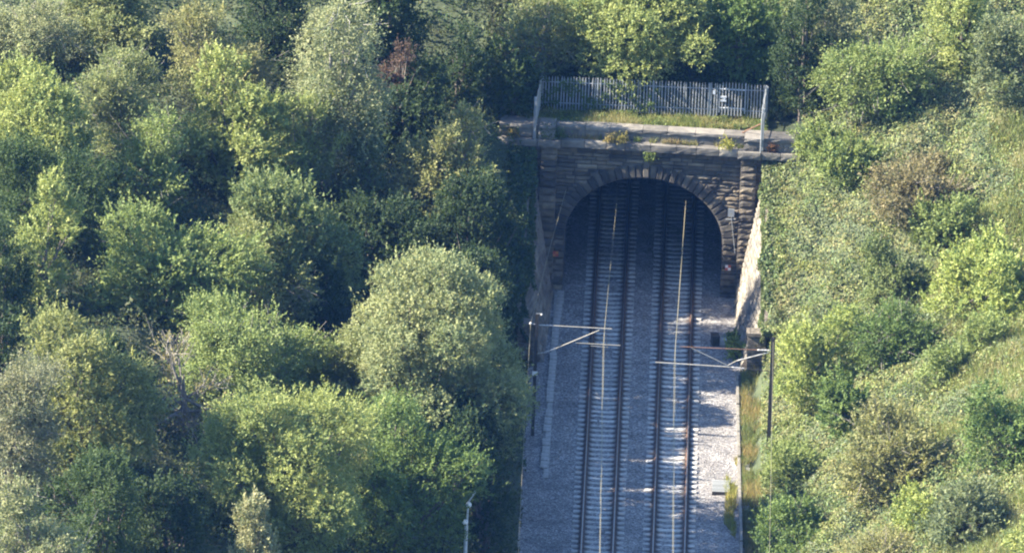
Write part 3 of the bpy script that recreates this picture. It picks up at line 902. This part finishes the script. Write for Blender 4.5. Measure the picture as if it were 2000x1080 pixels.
    ax = unit(D[:, None] * .8 + side[:, None] * np.cos(ph)[..., None] + sd2[:, None] * np.sin(ph)[..., None] + g.normal(0, .35, (N, k, 3)))
    nr = unit(np.array([0, 0, .75]) + outw[:, None] * .65 + g.normal(0, .55, (N, k, 3)))
    P = P.reshape(-1, 3); ax = ax.reshape(-1, 3); nr = nr.reshape(-1, 3)
    tint = np.clip(np.repeat(ltint[li], k) * .45 + .55 * g.random(len(P)) + np.repeat(g.normal(0, .12, N), k), 0, 1)
    # leading shoots that break the outline
    cand = np.nonzero((shell[keepm] > .86) & (outw[:, 2] > -.15))[0]
    nsh = min(len(cand), int(S['lead'] * Rr * max(Rr, H * .4)))
    if nsh:
        si = g.choice(cand, nsh, replace=False); k2 = 16
        d2 = unit(outw[si] * .9 + np.array([0, 0, .35 + max(S['lift'], -.3)]) + g.normal(0, .28, (nsh, 3)))
        l2 = g.uniform(.45, 1.15, nsh) * min(1.15, .5 + Rr * .22)
        s2 = (np.arange(k2)[None] + g.random((nsh, k2))) / k2
        a2 = unit(np.cross(d2, g.normal(0, 1, (nsh, 3)))); b2 = np.cross(d2, a2); p2 = g.random((nsh, k2)) * 2 * math.pi
        w2 = (l2[:, None] * .13) * (1.1 - s2)
        bend = np.zeros((nsh, k2, 3)); bend[..., 2] = -(s2 ** 2) * l2[:, None] * g.uniform(-.1, .35, nsh)[:, None]
        Q = O[si][:, None] + d2[:, None] * (s2 * l2[:, None])[..., None] + a2[:, None] * (np.cos(p2) * w2)[..., None] + b2[:, None] * (np.sin(p2) * w2)[..., None] + bend
        P = np.vstack([P, Q.reshape(-1, 3)])
        ax = np.vstack([ax, unit(d2[:, None] + a2[:, None] * np.cos(p2)[..., None] * .9 + b2[:, None] * np.sin(p2)[..., None] * .9 + g.normal(0, .3, (nsh, k2, 3))).reshape(-1, 3)])
        nr = np.vstack([nr, unit(np.array([0, 0, .8]) + g.normal(0, .6, (nsh, k2, 3))).reshape(-1, 3)])
        tint = np.concatenate([tint, np.clip(np.repeat(g.uniform(.35, 1.0, nsh), k2) + g.normal(0, .12, nsh * k2), 0, 1)])
    L = leaf * g.uniform(.65, 1.35, len(P)); W = L * g.uniform(.5, .75, len(P))
    crown = link('crown', np_mesh('crown', leaf_tris(P, ax, nr, L, W), 3, M['leaf'], tint=tint), root)
    crown.color = (*colour, 1)
    # stem, limbs and twigs
    bark = M['pale_bark'] if style == 'birch' else (M['grey_bark'] if style in ('bare', 'haw') else M['bark'])
    mb = MB(); tr = .035 * Rr + .02 * H ** .8
    top = (g.normal(0, .05) * Rr, g.normal(0, .05) * Rr, H * (.9 if style in ('birch', 'cone') else .62))
    mb.tube([(0, 0, -.3), (.03 * Rr, -.02 * Rr, H * .2), (top[0] * .6, top[1] * .6, H * .42), top], [tr * 1.3, tr, tr * .7, tr * .2], 7)
    for j in range(min(nl, 18)):
        f = g.uniform(.12, .5); a = np.array([0.02 * Rr, 0, H * f * .9]); b = C[j]
        m = (a + b) / 2 + np.array([0, 0, -.08 * H * (0 if style == 'bare' else 1)]) + g.normal(0, .05 * Rr, 3)
        mb.tube([a, m, b], [tr * .5, tr * .33, tr * .10], 5, cap=False)
    mb.build('trunk', bark, root)
    tw = MB(); cand = np.nonzero(shell[keepm] > .8)[0] if N else []
    nt_ = int(S['twig'] * min(1.5, (Rr / 2.2) ** 1.3))
    if len(cand):
        for i in g.choice(cand, min(nt_, len(cand)), replace=False):
            a = O[i] - D[i] * SL[i] * .6; b = O[i] + D[i] * SL[i] * g.uniform(.8, 1.25)
            mid = (a + b) / 2 + g.normal(0, .06, 3)
            tw.tube([a, mid, b], [.022, .016, .006], 3, cap=False)
            if style in ('bare', 'haw'):
                for _ in range(2 if style == 'bare' else 1):
                    c2 = mid + unit(D[i] + g.normal(0, .7, 3)) * SL[i] * .6
                    tw.tube([mid, c2], [.013, .005], 3, cap=False)
        tag(tw.build('twigs', bark, root), kind='stuff')
    return root

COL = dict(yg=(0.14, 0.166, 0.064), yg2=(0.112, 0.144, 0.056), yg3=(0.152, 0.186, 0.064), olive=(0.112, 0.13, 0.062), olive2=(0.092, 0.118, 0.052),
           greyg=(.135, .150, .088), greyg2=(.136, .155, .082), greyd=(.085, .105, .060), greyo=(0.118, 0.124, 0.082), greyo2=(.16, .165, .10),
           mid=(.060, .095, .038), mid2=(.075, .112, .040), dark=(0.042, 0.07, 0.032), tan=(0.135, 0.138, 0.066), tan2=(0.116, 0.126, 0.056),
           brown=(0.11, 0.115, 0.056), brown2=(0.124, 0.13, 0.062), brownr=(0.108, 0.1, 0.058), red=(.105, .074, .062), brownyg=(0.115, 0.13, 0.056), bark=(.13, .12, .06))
COL = {k: tuple(c * (.88 if k in ('dark', 'mid', 'red') else 1.5) for c in v) for k, v in COL.items()}  # dark and mid kept low: shade of the hollows put into leaf colour
PLANTS = [
    (-31.26, -1.1, 2.85, 3.92, 'haw', 'greyg', 'bush', 'pale grey-green bush filling the upper left corner'),
    (-27.44, 1.81, 3.62, 4.77, 'haw', 'olive', 'bush', 'wide feathery olive bush at the top edge, right of the upper left corner'),
    (-22.2, -2.42, 2.55, 4.58, 'haw', 'tan', 'tree', 'yellowish brown-tipped thorn tree near the top left, under the dark gap'),
    (-18.98, 3.08, 2.12, 5.08, 'bush', 'dark', 'tree', 'dark shaded green tree at the top edge between yellow thorn tree and drooping pale tree'),
    (-29.81, -17.11, 3.51, 7.06, 'round', 'yg', 'tree', 'large bright yellow-green tree cut by the left edge, above the centre of that edge'),
    (-26.0, -11.71, 2.8, 6.04, 'haw', 'olive', 'tree', 'olive thorn tree with brown twigs behind the bright yellow-green left-edge tree'),
    (-20.49, -11.2, 2.73, 6.76, 'round', 'yg', 'tree', 'brightest yellow-green rounded tree in the upper left, left of the drooping pale tree'),
    (-16.0, -7.81, 2.53, 9.92, 'birch', 'greyg', 'tree', 'tall pale tree with drooping branches and a whitish stem'),
    (-17.21, -9.44, 1.93, 5.72, 'haw', 'yg', 'bush', 'yellow-green bush tucked against the left foot of the drooping pale tree'),
    (-24.53, -18.43, 2.26, 5.36, 'haw', 'yg2', 'bush', 'yellow-tipped bush with sunlit right edge above the round bright bush'),
    (-28.49, -24.31, 3.61, 5.04, 'bush', 'mid', 'tree', 'dark green tree in shade below the large left-edge yellow-green tree'),
    (-28.62, -32.76, 2.06, 5.94, 'bush', 'yg', 'tree', 'small bright upright tree near the left edge at mid height'),
    (-22.74, -29.23, 3.44, 5.59, 'round', 'yg2', 'tree', 'round bright green tree in the centre of the left bank'),
    (-18.68, -24.52, 3.4, 4.87, 'haw', 'olive', 'bush', 'spreading olive thorn bush right of the round bright green tree'),
    (-17.53, -20.99, 3.64, 6.84, 'round', 'olive2', 'tree', 'tall domed olive-green tree with sunlit crest left of the dark hollow'),
    (-13.89, -8.76, 1.52, 5.95, 'cone', 'olive2', 'tree', 'slim spiky tree standing alone in shade right of the drooping pale tree'),
    (-10.16, -8.76, 2.67, 7.07, 'haw', 'tan2', 'tree', 'brownish olive thorn tree nearest the left end of the portal parapet'),
    (-12.64, -1.54, 1.15, 4.62, 'haw', 'red', 'tree', 'small copper-red tree in the shade above the thorn tree'),
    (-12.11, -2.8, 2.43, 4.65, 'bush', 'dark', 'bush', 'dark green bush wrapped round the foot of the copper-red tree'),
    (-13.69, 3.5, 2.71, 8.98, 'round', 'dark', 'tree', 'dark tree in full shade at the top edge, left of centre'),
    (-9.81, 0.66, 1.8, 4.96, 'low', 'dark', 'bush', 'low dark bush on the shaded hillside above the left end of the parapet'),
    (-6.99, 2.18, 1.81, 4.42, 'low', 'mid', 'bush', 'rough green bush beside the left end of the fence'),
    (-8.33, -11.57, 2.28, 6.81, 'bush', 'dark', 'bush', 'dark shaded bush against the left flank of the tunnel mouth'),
    (-12.84, -15.05, 2.89, 5.42, 'bush', 'dark', 'tree', 'dark shaded tree directly behind the crest of the big pale tree'),
    (-25.81, -52.41, 3.78, 8.1, 'round', 'brownyg', 'tree', 'big tree by the left edge with reddish-brown topmost twigs'),
    (-28.32, -58.05, 2.72, 7.02, 'haw', 'greyo', 'tree', 'greyish thorn tree cut by the lower left edge'),
    (-21.05, -45.13, 2.23, 5.34, 'bare', 'bark', 'bush', 'leafless grey bush of tangled bare branches'),
    (-17.92, -37.13, 4.1, 5.12, 'haw', 'yg2', 'tree', 'yellow-olive thorn tree right of the leafless grey bush'),
    (-10.11, -35.55, 4.69, 10.94, 'big', 'greyg2', 'tree', 'biggest tree, broad pale grey-green crown left of the tracks'),
    (-13.37, -33.92, 2.71, 5.3, 'bush', 'yg', 'bush', 'yellow-green bush against the left foot of the biggest tree'),
    (-15.88, -51.34, 4.89, 7.72, 'round', 'yg', 'tree', 'broad yellow-green tree low on the left bank with shaded lower half'),
    (-14.28, -44.77, 2.23, 4.84, 'haw', 'brown', 'bush', 'brown-twigged thinning bush in front of the broad yellow-green tree'),
    (-10.99, -45.27, 3.77, 7.36, 'bush', 'mid2', 'tree', 'mid-green tree half in shade above the grey pole'),
    (-20.81, -60.3, 2.3, 4.65, 'bush', 'dark', 'bush', 'dark bush in the deep shaded hollow of the lower left'),
    (-26.76, -70.29, 2.19, 5.44, 'haw', 'greyg', 'bush', 'pale bush in the bottom left corner'),
    (-16.79, -62.3, 2.09, 6.09, 'cone', 'greyo2', 'tree', 'pale pointed tree top rising at the bottom edge'),
    (-23.74, -64.31, 2.42, 6.3, 'bush', 'mid', 'bush', 'shaded green bush below the big tree with reddish-brown top'),
    (-6.93, -42.43, 1.8, 8.66, 'low', 'dark', 'bush', 'dark bush at the foot of the left bank beside the cable trough'),
    (-6.45, -18.65, 0.88, 3.21, 'haw', 'greyg2', 'bush', 'small light bush on the right skirt of the biggest tree'),
    (-15.57, -22.67, 1.89, 4.66, 'bush', 'dark', 'bush', 'dark bush in the hollow behind the left shoulder of the biggest tree'),
    (-29.7, -42.85, 2.09, 7.74, 'bush', 'dark', 'bush', 'dark bush at the left edge below mid height'),
    (-7.3, -10.31, 1.08, 8.16, 'low', 'dark', 'bush', 'narrow dark ivy-clad bush hugging the left wing wall'),
    (-24.12, -45.65, 1.95, 4.93, 'bush', 'dark', 'bush', 'dark bush between the brown-topped tree and the leafless bush'),
    (-0.85, 6.57, 3.96, 5.67, 'big', 'yg', 'tree', 'large bright yellow-green tree behind the palisade fence'),
    (-5.62, 5.39, 1.75, 4.06, 'haw', 'olive', 'bush', 'olive bush left of the large bright tree behind the fence'),
    (4.43, 6.03, 2.21, 5.88, 'bush', 'mid2', 'tree', 'dark green tree behind the right half of the fence'),
    (7.52, 2.52, 1.74, 7.89, 'bush', 'dark', 'tree', 'dark tree in shade right of the fence corner'),
    (8.83, 4.84, 1.94, 5.48, 'haw', 'greyg', 'tree', 'grey-green thorn tree at the top edge, right of the fence'),
    (11.31, 0.16, 2.59, 3.56, 'haw', 'yg2', 'tree', 'yellow-green thorn tree with a dark hollow below it, upper right'),
    (15.42, 1.51, 2.19, 5.33, 'round', 'yg', 'tree', 'yellow-green bush mass at the top edge near the upper right corner'),
    (18.55, -2.74, 2.49, 4.24, 'low', 'greyd', 'bush', 'dull grey-green bush in the upper right corner'),
    (13.12, -7.52, 2.79, 2.97, 'haw', 'brownr', 'bush', 'reddish-brown berried bush on the right bank'),
    (14.76, -10.52, 1.85, 2.62, 'low', 'yg2', 'bush', 'yellow-green leafy bush with a deep shadow on its right, right bank'),
    (16.64, -20.05, 2.88, 3.44, 'low', 'yg3', 'bush', 'bright yellow-green bush at the right edge at mid height'),
    (12.31, -13.44, 2.0, 3.34, 'low', 'olive2', 'bush', 'olive bush in the middle of the right bank below the berried bush'),
    (8.77, -19.91, 2.07, 4.64, 'low', 'yg3', 'bush', 'bright yellow-green bush beside the end of the right wing wall'),
    (12.17, -20.53, 2.13, 3.26, 'haw', 'mid2', 'bush', 'green thorny bush right of the bright bush by the wing wall'),
    (10.22, -25.81, 1.81, 2.94, 'low', 'mid2', 'bush', 'mid-green bush behind the right overhead-line mast'),
    (11.72, -37.25, 2.95, 4.14, 'haw', 'brown2', 'bush', 'large brownish-olive bush low on the right bank'),
    (15.17, -47.83, 2.53, 3.16, 'low', 'greyd', 'bush', 'grey-green bush near the lower right corner'),
    (17.38, -41.4, 2.34, 3.8, 'low', 'mid2', 'bush', 'green bush cut by the right edge below mid height'),
    (7.33, -29.65, 2.26, 2.23, 'low', 'yg2', 'bush', 'low light green bush just below the right overhead-line mast'),
    (7.46, -39.14, 2.33, 2.53, 'low', 'mid2', 'bush', 'shadowed bush at the foot of the right bank near the bottom edge'),
    (13.41, -44.44, 1.46, 2.18, 'low', 'yg3', 'bush', 'yellowish low bush left of the grey-green lower right bush'),
    (11.55, -46.77, 2.32, 2.31, 'haw', 'tan', 'bush', 'pale brownish bush at the bottom edge of the right bank'),
    (18.47, -58.02, 1.98, 3.04, 'low', 'yg', 'bush', 'yellow-green bush in the lower right corner'),
    (15.5, -25.9, 2.4, 2.77, 'low', 'yg2', 'bush', 'low green bush on the grassy part of the right bank'),
    (9.54, -2.54, 2.5, 1.71, 'low', 'yg2', 'bush', 'low ivy-green bush right of the portal end block'),
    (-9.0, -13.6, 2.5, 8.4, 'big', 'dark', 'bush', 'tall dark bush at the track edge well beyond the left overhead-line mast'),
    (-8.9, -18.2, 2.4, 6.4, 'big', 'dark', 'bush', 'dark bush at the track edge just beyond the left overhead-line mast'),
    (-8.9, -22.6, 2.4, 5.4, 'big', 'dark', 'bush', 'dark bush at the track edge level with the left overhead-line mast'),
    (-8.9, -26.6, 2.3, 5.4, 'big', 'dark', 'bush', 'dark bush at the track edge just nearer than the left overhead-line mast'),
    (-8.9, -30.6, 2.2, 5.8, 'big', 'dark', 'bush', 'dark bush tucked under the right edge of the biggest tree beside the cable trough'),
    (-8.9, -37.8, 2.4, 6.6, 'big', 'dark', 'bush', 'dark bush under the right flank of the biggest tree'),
]
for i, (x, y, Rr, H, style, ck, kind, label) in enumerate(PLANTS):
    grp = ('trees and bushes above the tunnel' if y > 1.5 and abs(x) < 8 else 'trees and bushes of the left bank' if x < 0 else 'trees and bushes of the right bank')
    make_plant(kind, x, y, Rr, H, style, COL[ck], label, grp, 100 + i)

# ------------------------------------------------------------------ ground cover (nobody could count it)
def vnoise(x, y, f, s):
    return (np.sin(x*f*1.0 + s) * np.sin(y*f*1.13 + s*1.7) + .6*np.sin(x*f*2.3 - y*f*1.1 + s*2.9) * np.sin(y*f*1.9 + x*f*.7 + s) + .35*np.sin(x*f*4.1 + y*f*3.3 + s*.3)) / 1.95 * .5 + .5
def pick(pal, w, g):
    """rows of colours chosen by weights, with per-leaf variation"""
    idx = np.argmax(w + g.normal(0, .10, w.shape), 1)
    c = np.array(pal)[idx] * g.uniform(.7, 1.3, (len(w), 1)) * (1 + g.normal(0, .06, (len(w), 3)))
    return np.clip(c, .008, .6)
def cover(name, label, cat, n, xr, yr, mask, pal, seed, hmax, leaf, tall=0.0, parent=None):
    g = np.random.default_rng(seed)
    x = g.uniform(*xr, n); y = g.uniform(*yr, n)
    m = mask(x, y); x, y = x[m], y[m]; n = len(x)
    mound = vnoise(x, y, 1.5, seed) ** 1.5 * .7 + vnoise(x, y, 4.0, seed + 3) * .3
    z = terrain(x, y) + hmax * mound * np.sqrt(g.random(n)) * 1.0 + .03
    P = np.stack([x, y, z], -1)
    # the mounds' own slope turns the leaves
    e = .15
    gxn = (vnoise(x+e, y, 1.5, seed) - vnoise(x-e, y, 1.5, seed)) / (2*e) * hmax
    gyn = (vnoise(x, y+e, 1.5, seed) - vnoise(x, y-e, 1.5, seed)) / (2*e) * hmax
    sl = np.where(x > 0, .6, -.5)
    nr = unit(np.stack([-sl - gxn, -gyn, np.ones(n)], -1) + g.normal(0, .45, (n, 3)))
    ax = unit(g.normal(0, 1, (n, 3)) + np.array([0, 0, .4]))
    w = np.stack([vnoise(x, y, .55 + .13*j, seed*1.7 + j*4.1) for j in range(len(pal))], 1)
    L = leaf * g.uniform(.6, 1.4, n)
    c = pick(pal, w, g)
    me = np_mesh(name, leaf_tris(P, ax, nr, L, L * g.uniform(.5, .8, n)), 3, M['cover'], color=c)
    return tag(link(name, me, parent), label, cat, kind='stuff')
def grass(name, label, n, xr, yr, mask, pal, seed, h0, h1, zf=None, wid=.016):
    g = np.random.default_rng(seed)
    x = g.uniform(*xr, n); y = g.uniform(*yr, n)
    m = mask(x, y) if mask else np.ones(n, bool); x, y = x[m], y[m]; n = len(x)
    z = (zf or terrain)(x, y)
    P = np.stack([x, y, z - .03], -1)
    h = g.uniform(h0, h1, n); lean = g.normal(0, .30, (n, 2))
    tip = P + np.stack([lean[:, 0]*h, lean[:, 1]*h, h], -1)
    a = g.random(n) * math.pi; b = np.stack([np.cos(a), np.sin(a), np.zeros(n)], -1) * wid
    v = np.stack([P - b, P + b, tip], 1).reshape(-1, 3)
    w = np.stack([vnoise(x, y, .9 + .2*j, seed*1.3 + j*3.3) for j in range(len(pal))], 1)
    return tag(link(name, np_mesh(name, v, 3, M['cover'], color=pick(pal, w, g))), label, 'grass', kind='stuff')

lbank = lambda x, y: (x < -5.5 - .35 * np.sin(y * 1.3) * np.sin(y * .41)) & (x > -34) & ((y < .2) | (y > 3.2) | (x < -7.7))
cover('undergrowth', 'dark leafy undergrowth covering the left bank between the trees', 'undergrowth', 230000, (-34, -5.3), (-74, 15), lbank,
      [(.042, .068, .028), (.062, .083, .034), (.052, .064, .030), (.080, .092, .044)], 31, 2.0, .16)  # palette darkened to paint in the shade between the trees
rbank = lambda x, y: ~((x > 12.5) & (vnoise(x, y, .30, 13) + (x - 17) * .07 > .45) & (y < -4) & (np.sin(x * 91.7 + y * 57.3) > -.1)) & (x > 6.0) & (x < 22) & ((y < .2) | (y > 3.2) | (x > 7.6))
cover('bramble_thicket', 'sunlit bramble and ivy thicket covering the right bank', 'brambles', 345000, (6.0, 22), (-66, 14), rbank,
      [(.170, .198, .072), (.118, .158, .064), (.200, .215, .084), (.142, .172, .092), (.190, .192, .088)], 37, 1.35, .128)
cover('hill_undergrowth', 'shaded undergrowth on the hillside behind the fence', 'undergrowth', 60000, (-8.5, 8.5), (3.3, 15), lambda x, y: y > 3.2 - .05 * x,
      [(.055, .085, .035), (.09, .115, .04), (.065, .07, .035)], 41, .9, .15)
# dry grass beside the kerb and open grass on the upper right bank
gm = lambda x, y: (x > np.interp(y, [-40, -11], [5.30, 4.95])) & (x < np.interp(y, [-40, -11], [5.30, 4.95]) + .4 + 1.3 * vnoise(x, y, .6, 5) ** 1.5) & (vnoise(x, y, 1.1, 4) > .30) & (y < -11.2)
grass('dry_grass', 'yellow dry grass along the kerb at the foot of the right bank', 46000, (4.8, 7.5), (-60, -11.2), gm,
      [(.27, .215, .095), (.21, .20, .085), (.15, .175, .065), (.11, .145, .055)], 51, .2, .55, zf=lambda x, y: np.maximum(terrain(x, y), -.1))
gm2 = lambda x, y: (x > 4.35) & (x < 4.85) & (vnoise(x * 3, y, .42, 9) > .5) & (y < -22)
grass('verge_grass', 'tufts of yellow-green grass growing in the ballast against the kerb', 9000, (4.3, 4.9), (-46, -14), gm2,
      [(.30, .27, .08), (.22, .23, .06)], 53, .2, .5, zf=lambda x, y: bed(x, y))
gm3 = lambda x, y: (x > 12.5) & (vnoise(x, y, .30, 13) + (x - 17) * .07 > .42) & (y < -4)
grass('bank_grass', 'pale long grass on the open upper part of the right bank', 90000, (12.5, 22), (-58, -4), gm3,
      [(.20, .22, .08), (.26, .25, .12), (.155, .19, .065)], 57, .35, .95, wid=.022)
# weeds on the ledge between parapet and fence
gz = lambda x, y: np.full_like(x, 8.12)
cover('ledge_weeds', 'green weeds growing between the parapet and the fence', 'weeds', 16000, (-5.9, 5.9), (1.0, 3.5),
      lambda x, y: vnoise(x, y, 1.2, 3) > .18, [(.105, .135, .042), (.16, .17, .055), (.075, .105, .035)], 61, .55, .14)
grass('ledge_grass', 'tall grass blades behind the parapet coping', 9000, (-6.5, 5.6), (.98, 2.6), lambda x, y: vnoise(x, y, 1.6, 8) > .35,
      [(.17, .19, .06), (.24, .22, .10), (.12, .15, .05)], 63, .2, .6, zf=gz)
def ledge_z(x, y):
    return np.full_like(x, 7.745)
grass('cornice_grass', 'thin weeds and grass rooted in the joints of the cornice ledge', 5200, (-5.4, 5.4), (-.34, .34), lambda x, y: (np.abs(y + .052 * x - .12) < .12) & (vnoise(x, x * .3, 1.9, 2) > .45),
      [(.20, .19, .08), (.13, .16, .05), (.24, .20, .11)], 65, .10, .42, zf=ledge_z, wid=.02)
# ivy spilling over the wing walls and the ends of the portal
def ivy(name, label, n, fn, pal, seed, leaf=.15):
    g = np.random.default_rng(seed)
    P, nr = fn(g, n); n = len(P)
    ax = unit(g.normal(0, 1, (n, 3)) + np.array([0, 0, -.6]))
    L = leaf * g.uniform(.6, 1.4, n)
    w = np.stack([vnoise(P[:, 0] + P[:, 2], P[:, 1], .8 + .2*j, seed + j*2.7) for j in range(len(pal))], 1)
    return tag(link(name, np_mesh(name, leaf_tris(P, ax, unit(nr + g.normal(0, .45, (n, 3))), L, L*.8), 3, M['cover'], color=pick(pal, w, g))), label, 'ivy', kind='stuff')
def wing_ivy(sgn, amount):
    def fn(g, n):
        y = g.uniform(-11.3, -.2, n); xb, xt, top = wing_line(y); top = top + .12
        hang = amount * np.clip(2.6 * vnoise(y, y * .3, 1.3, 4 + sgn) - (1.35 if sgn > 0 else .45), 0, 2) * (top / 7 + .25)
        q = g.uniform(-2.2, 1, n)                      # <0: lying over the top; >0: hanging down the face
        f = np.where(q > 0, 1 - q * hang / (top + .5), 1)
        z = np.where(q > 0, -.5 + (top + .5) * f, top + .10 + .35 * g.random(n))
        x = np.where(q > 0, xb + (xt - xb) * f - .04 - g.random(n) * .16, xt - .12 + .30 * np.sin(y * 2.1) * np.sin(y * .9 + 1) + .25 * (vnoise(y, y * .5, 3.1, 2) - .5) - q * .6)
        nr = np.where((q > 0)[:, None], np.array([[-sgn, -.1, .35]]), np.array([[-.3 * sgn, -.1, 1.0]]))
        return np.stack([sgn * x, y, z], -1), nr
    return fn
ivy('wall_ivy', 'thick green ivy spilling over the top of the sunlit right wing wall', 26000, wing_ivy(1, .7), [(.135, .165, .070), (.16, .185, .085), (.105, .14, .06)], 71)  # brightened palette: sunlight put into the leaf colour
ivy('shaded_ivy', 'dark ivy hanging over the shaded left wing wall', 16000, wing_ivy(-1, 1.2), [(.045, .08, .033), (.065, .095, .04)], 73)  # darker copy of the same ivy, shade put into its colour
def end_ivy(g, n):
    u = -7.8 + 1.5 * g.random(n) ** 1.8; z = 7.3 - 5.5 * g.random(n) ** .8
    return np.stack([u, .40 - .15 - .18 * g.random(n) + 0 * u, z], -1), np.tile([.2, -1, .3], (n, 1))
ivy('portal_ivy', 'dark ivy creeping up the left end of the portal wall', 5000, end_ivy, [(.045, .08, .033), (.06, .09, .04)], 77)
def fence_ivy(g, n):
    u = g.uniform(-5.6, .4, n); z = 8.3 + g.uniform(0, 1.5, n) ** 1.0
    m = vnoise(u * 1.7, z * 2.2, 1.5, 6) > .50
    u, z = u[m], z[m]; n = len(u)
    y = 2.95 + .05 * u * -1 + g.uniform(-.12, .25, n)
    return np.stack([u, y, z], -1), np.tile([0, -1, .4], (n, 1))
ivy('fence_creeper', 'creeper growing through the left half of the palisade fence', 5000, fence_ivy, [(.10, .135, .045), (.075, .11, .04)], 79, .13)
# single weeds rooted in the cornice
rw = random.Random(15)
for (u, z, s, cc, lab) in ((-2.0, 7.75, .55, (.24, .20, .08), 'dry yellowish weed on the cornice ledge left of the keystone'),
                           (-1.45, 7.75, .7, (.22, .20, .07), 'taller dry weed on the cornice ledge just right of its twin'),
                           (.05, 7.4, .6, (.11, .15, .05), 'green weed hanging from the cornice above the keystone'),
                           (3.9, 7.75, .75, (.26, .26, .06), 'bright yellow-green weed on the ledge beside the right parapet pier'),
                           (6.2, 7.75, .6, (.20, .11, .06), 'reddish weed on the cornice right of the fence'),
                           (-6.9, 7.75, .55, (.20, .17, .06), 'yellow-brown weed on the shaded left end of the cornice'),
                           (-5.2, 7.75, .9, (.06, .10, .04), 'dark green weed on the cornice by the left corner post'),
                           (-4.6, 7.75, .8, (.07, .11, .045), 'leafy green weed right of the left corner post')):
    g = np.random.default_rng(rw.randrange(10**6)); n = 260
    c = np.stack([g.normal(0, .25, n) * s, g.normal(0, .15, n) * s, np.abs(g.normal(.35, .25, n)) * s * (1 if z > 7.5 else -1)], -1)
    me = np_mesh('foliage', leaf_tris(c, unit(g.normal(0, 1, (n, 3)) + [0, 0, 1]), unit(g.normal(0, 1, (n, 3))), g.uniform(.08, .2, n), g.uniform(.03, .07, n)), 3, M['leaf'], tint=g.random(n))
    a3 = R(-3); v = -.28 if z > 7.5 else -.42
    root = tag(empty('weed', (u * math.cos(a3) - v * math.sin(a3), u * math.sin(a3) + v * math.cos(a3), z)), lab, 'weed', 'weeds on the portal ledge')
    f = link('foliage', me, root); f.color = (*cc, 1)
    MB().tube([(0, 0, -.05), (.02, .02, .4 * s * (1 if z > 7.5 else -1))], [.015, .006], 4).build('stem', M['bark'], root)
# green clump by the end of the right wing wall
for (x, y, Rr, H, ck, lab) in ((4.65, -8.9, .75, 1.1, 'yg3', 'yellow-green weed clump in the ballast at the end of the right wing wall'),
                               (4.4, -6.9, .45, .8, 'mid2', 'dark green weed clump at the foot of the right wing wall')):
    make_plant('weed_clump', x, y, Rr, H, 'low', COL[ck], lab, 'weed clumps by the wing wall', int(x * 100))

# ------------------------------------------------------------------ the air between the camera and the cutting
def haze_material():
    m = bpy.data.materials.new('haze'); m.use_nodes = True
    nt = m.node_tree; nt.nodes.remove(nt.nodes['Principled BSDF'])
    v = nt.nodes.new('ShaderNodeVolumePrincipled')
    v.inputs['Color'].default_value = (.13, .36, 1.0, 1)
    v.inputs['Density'].default_value = 2.8e-5
    v.inputs['Anisotropy'].default_value = 0.0
    nt.links.new(v.outputs[0], nt.nodes['Material Output'].inputs['Volume'])
    return m
tag(MB().box(-950, 950, -950, 950, -2.5, 200).build('haze', haze_material()), 'thin blue summer haze filling the air', 'haze', kind='stuff')
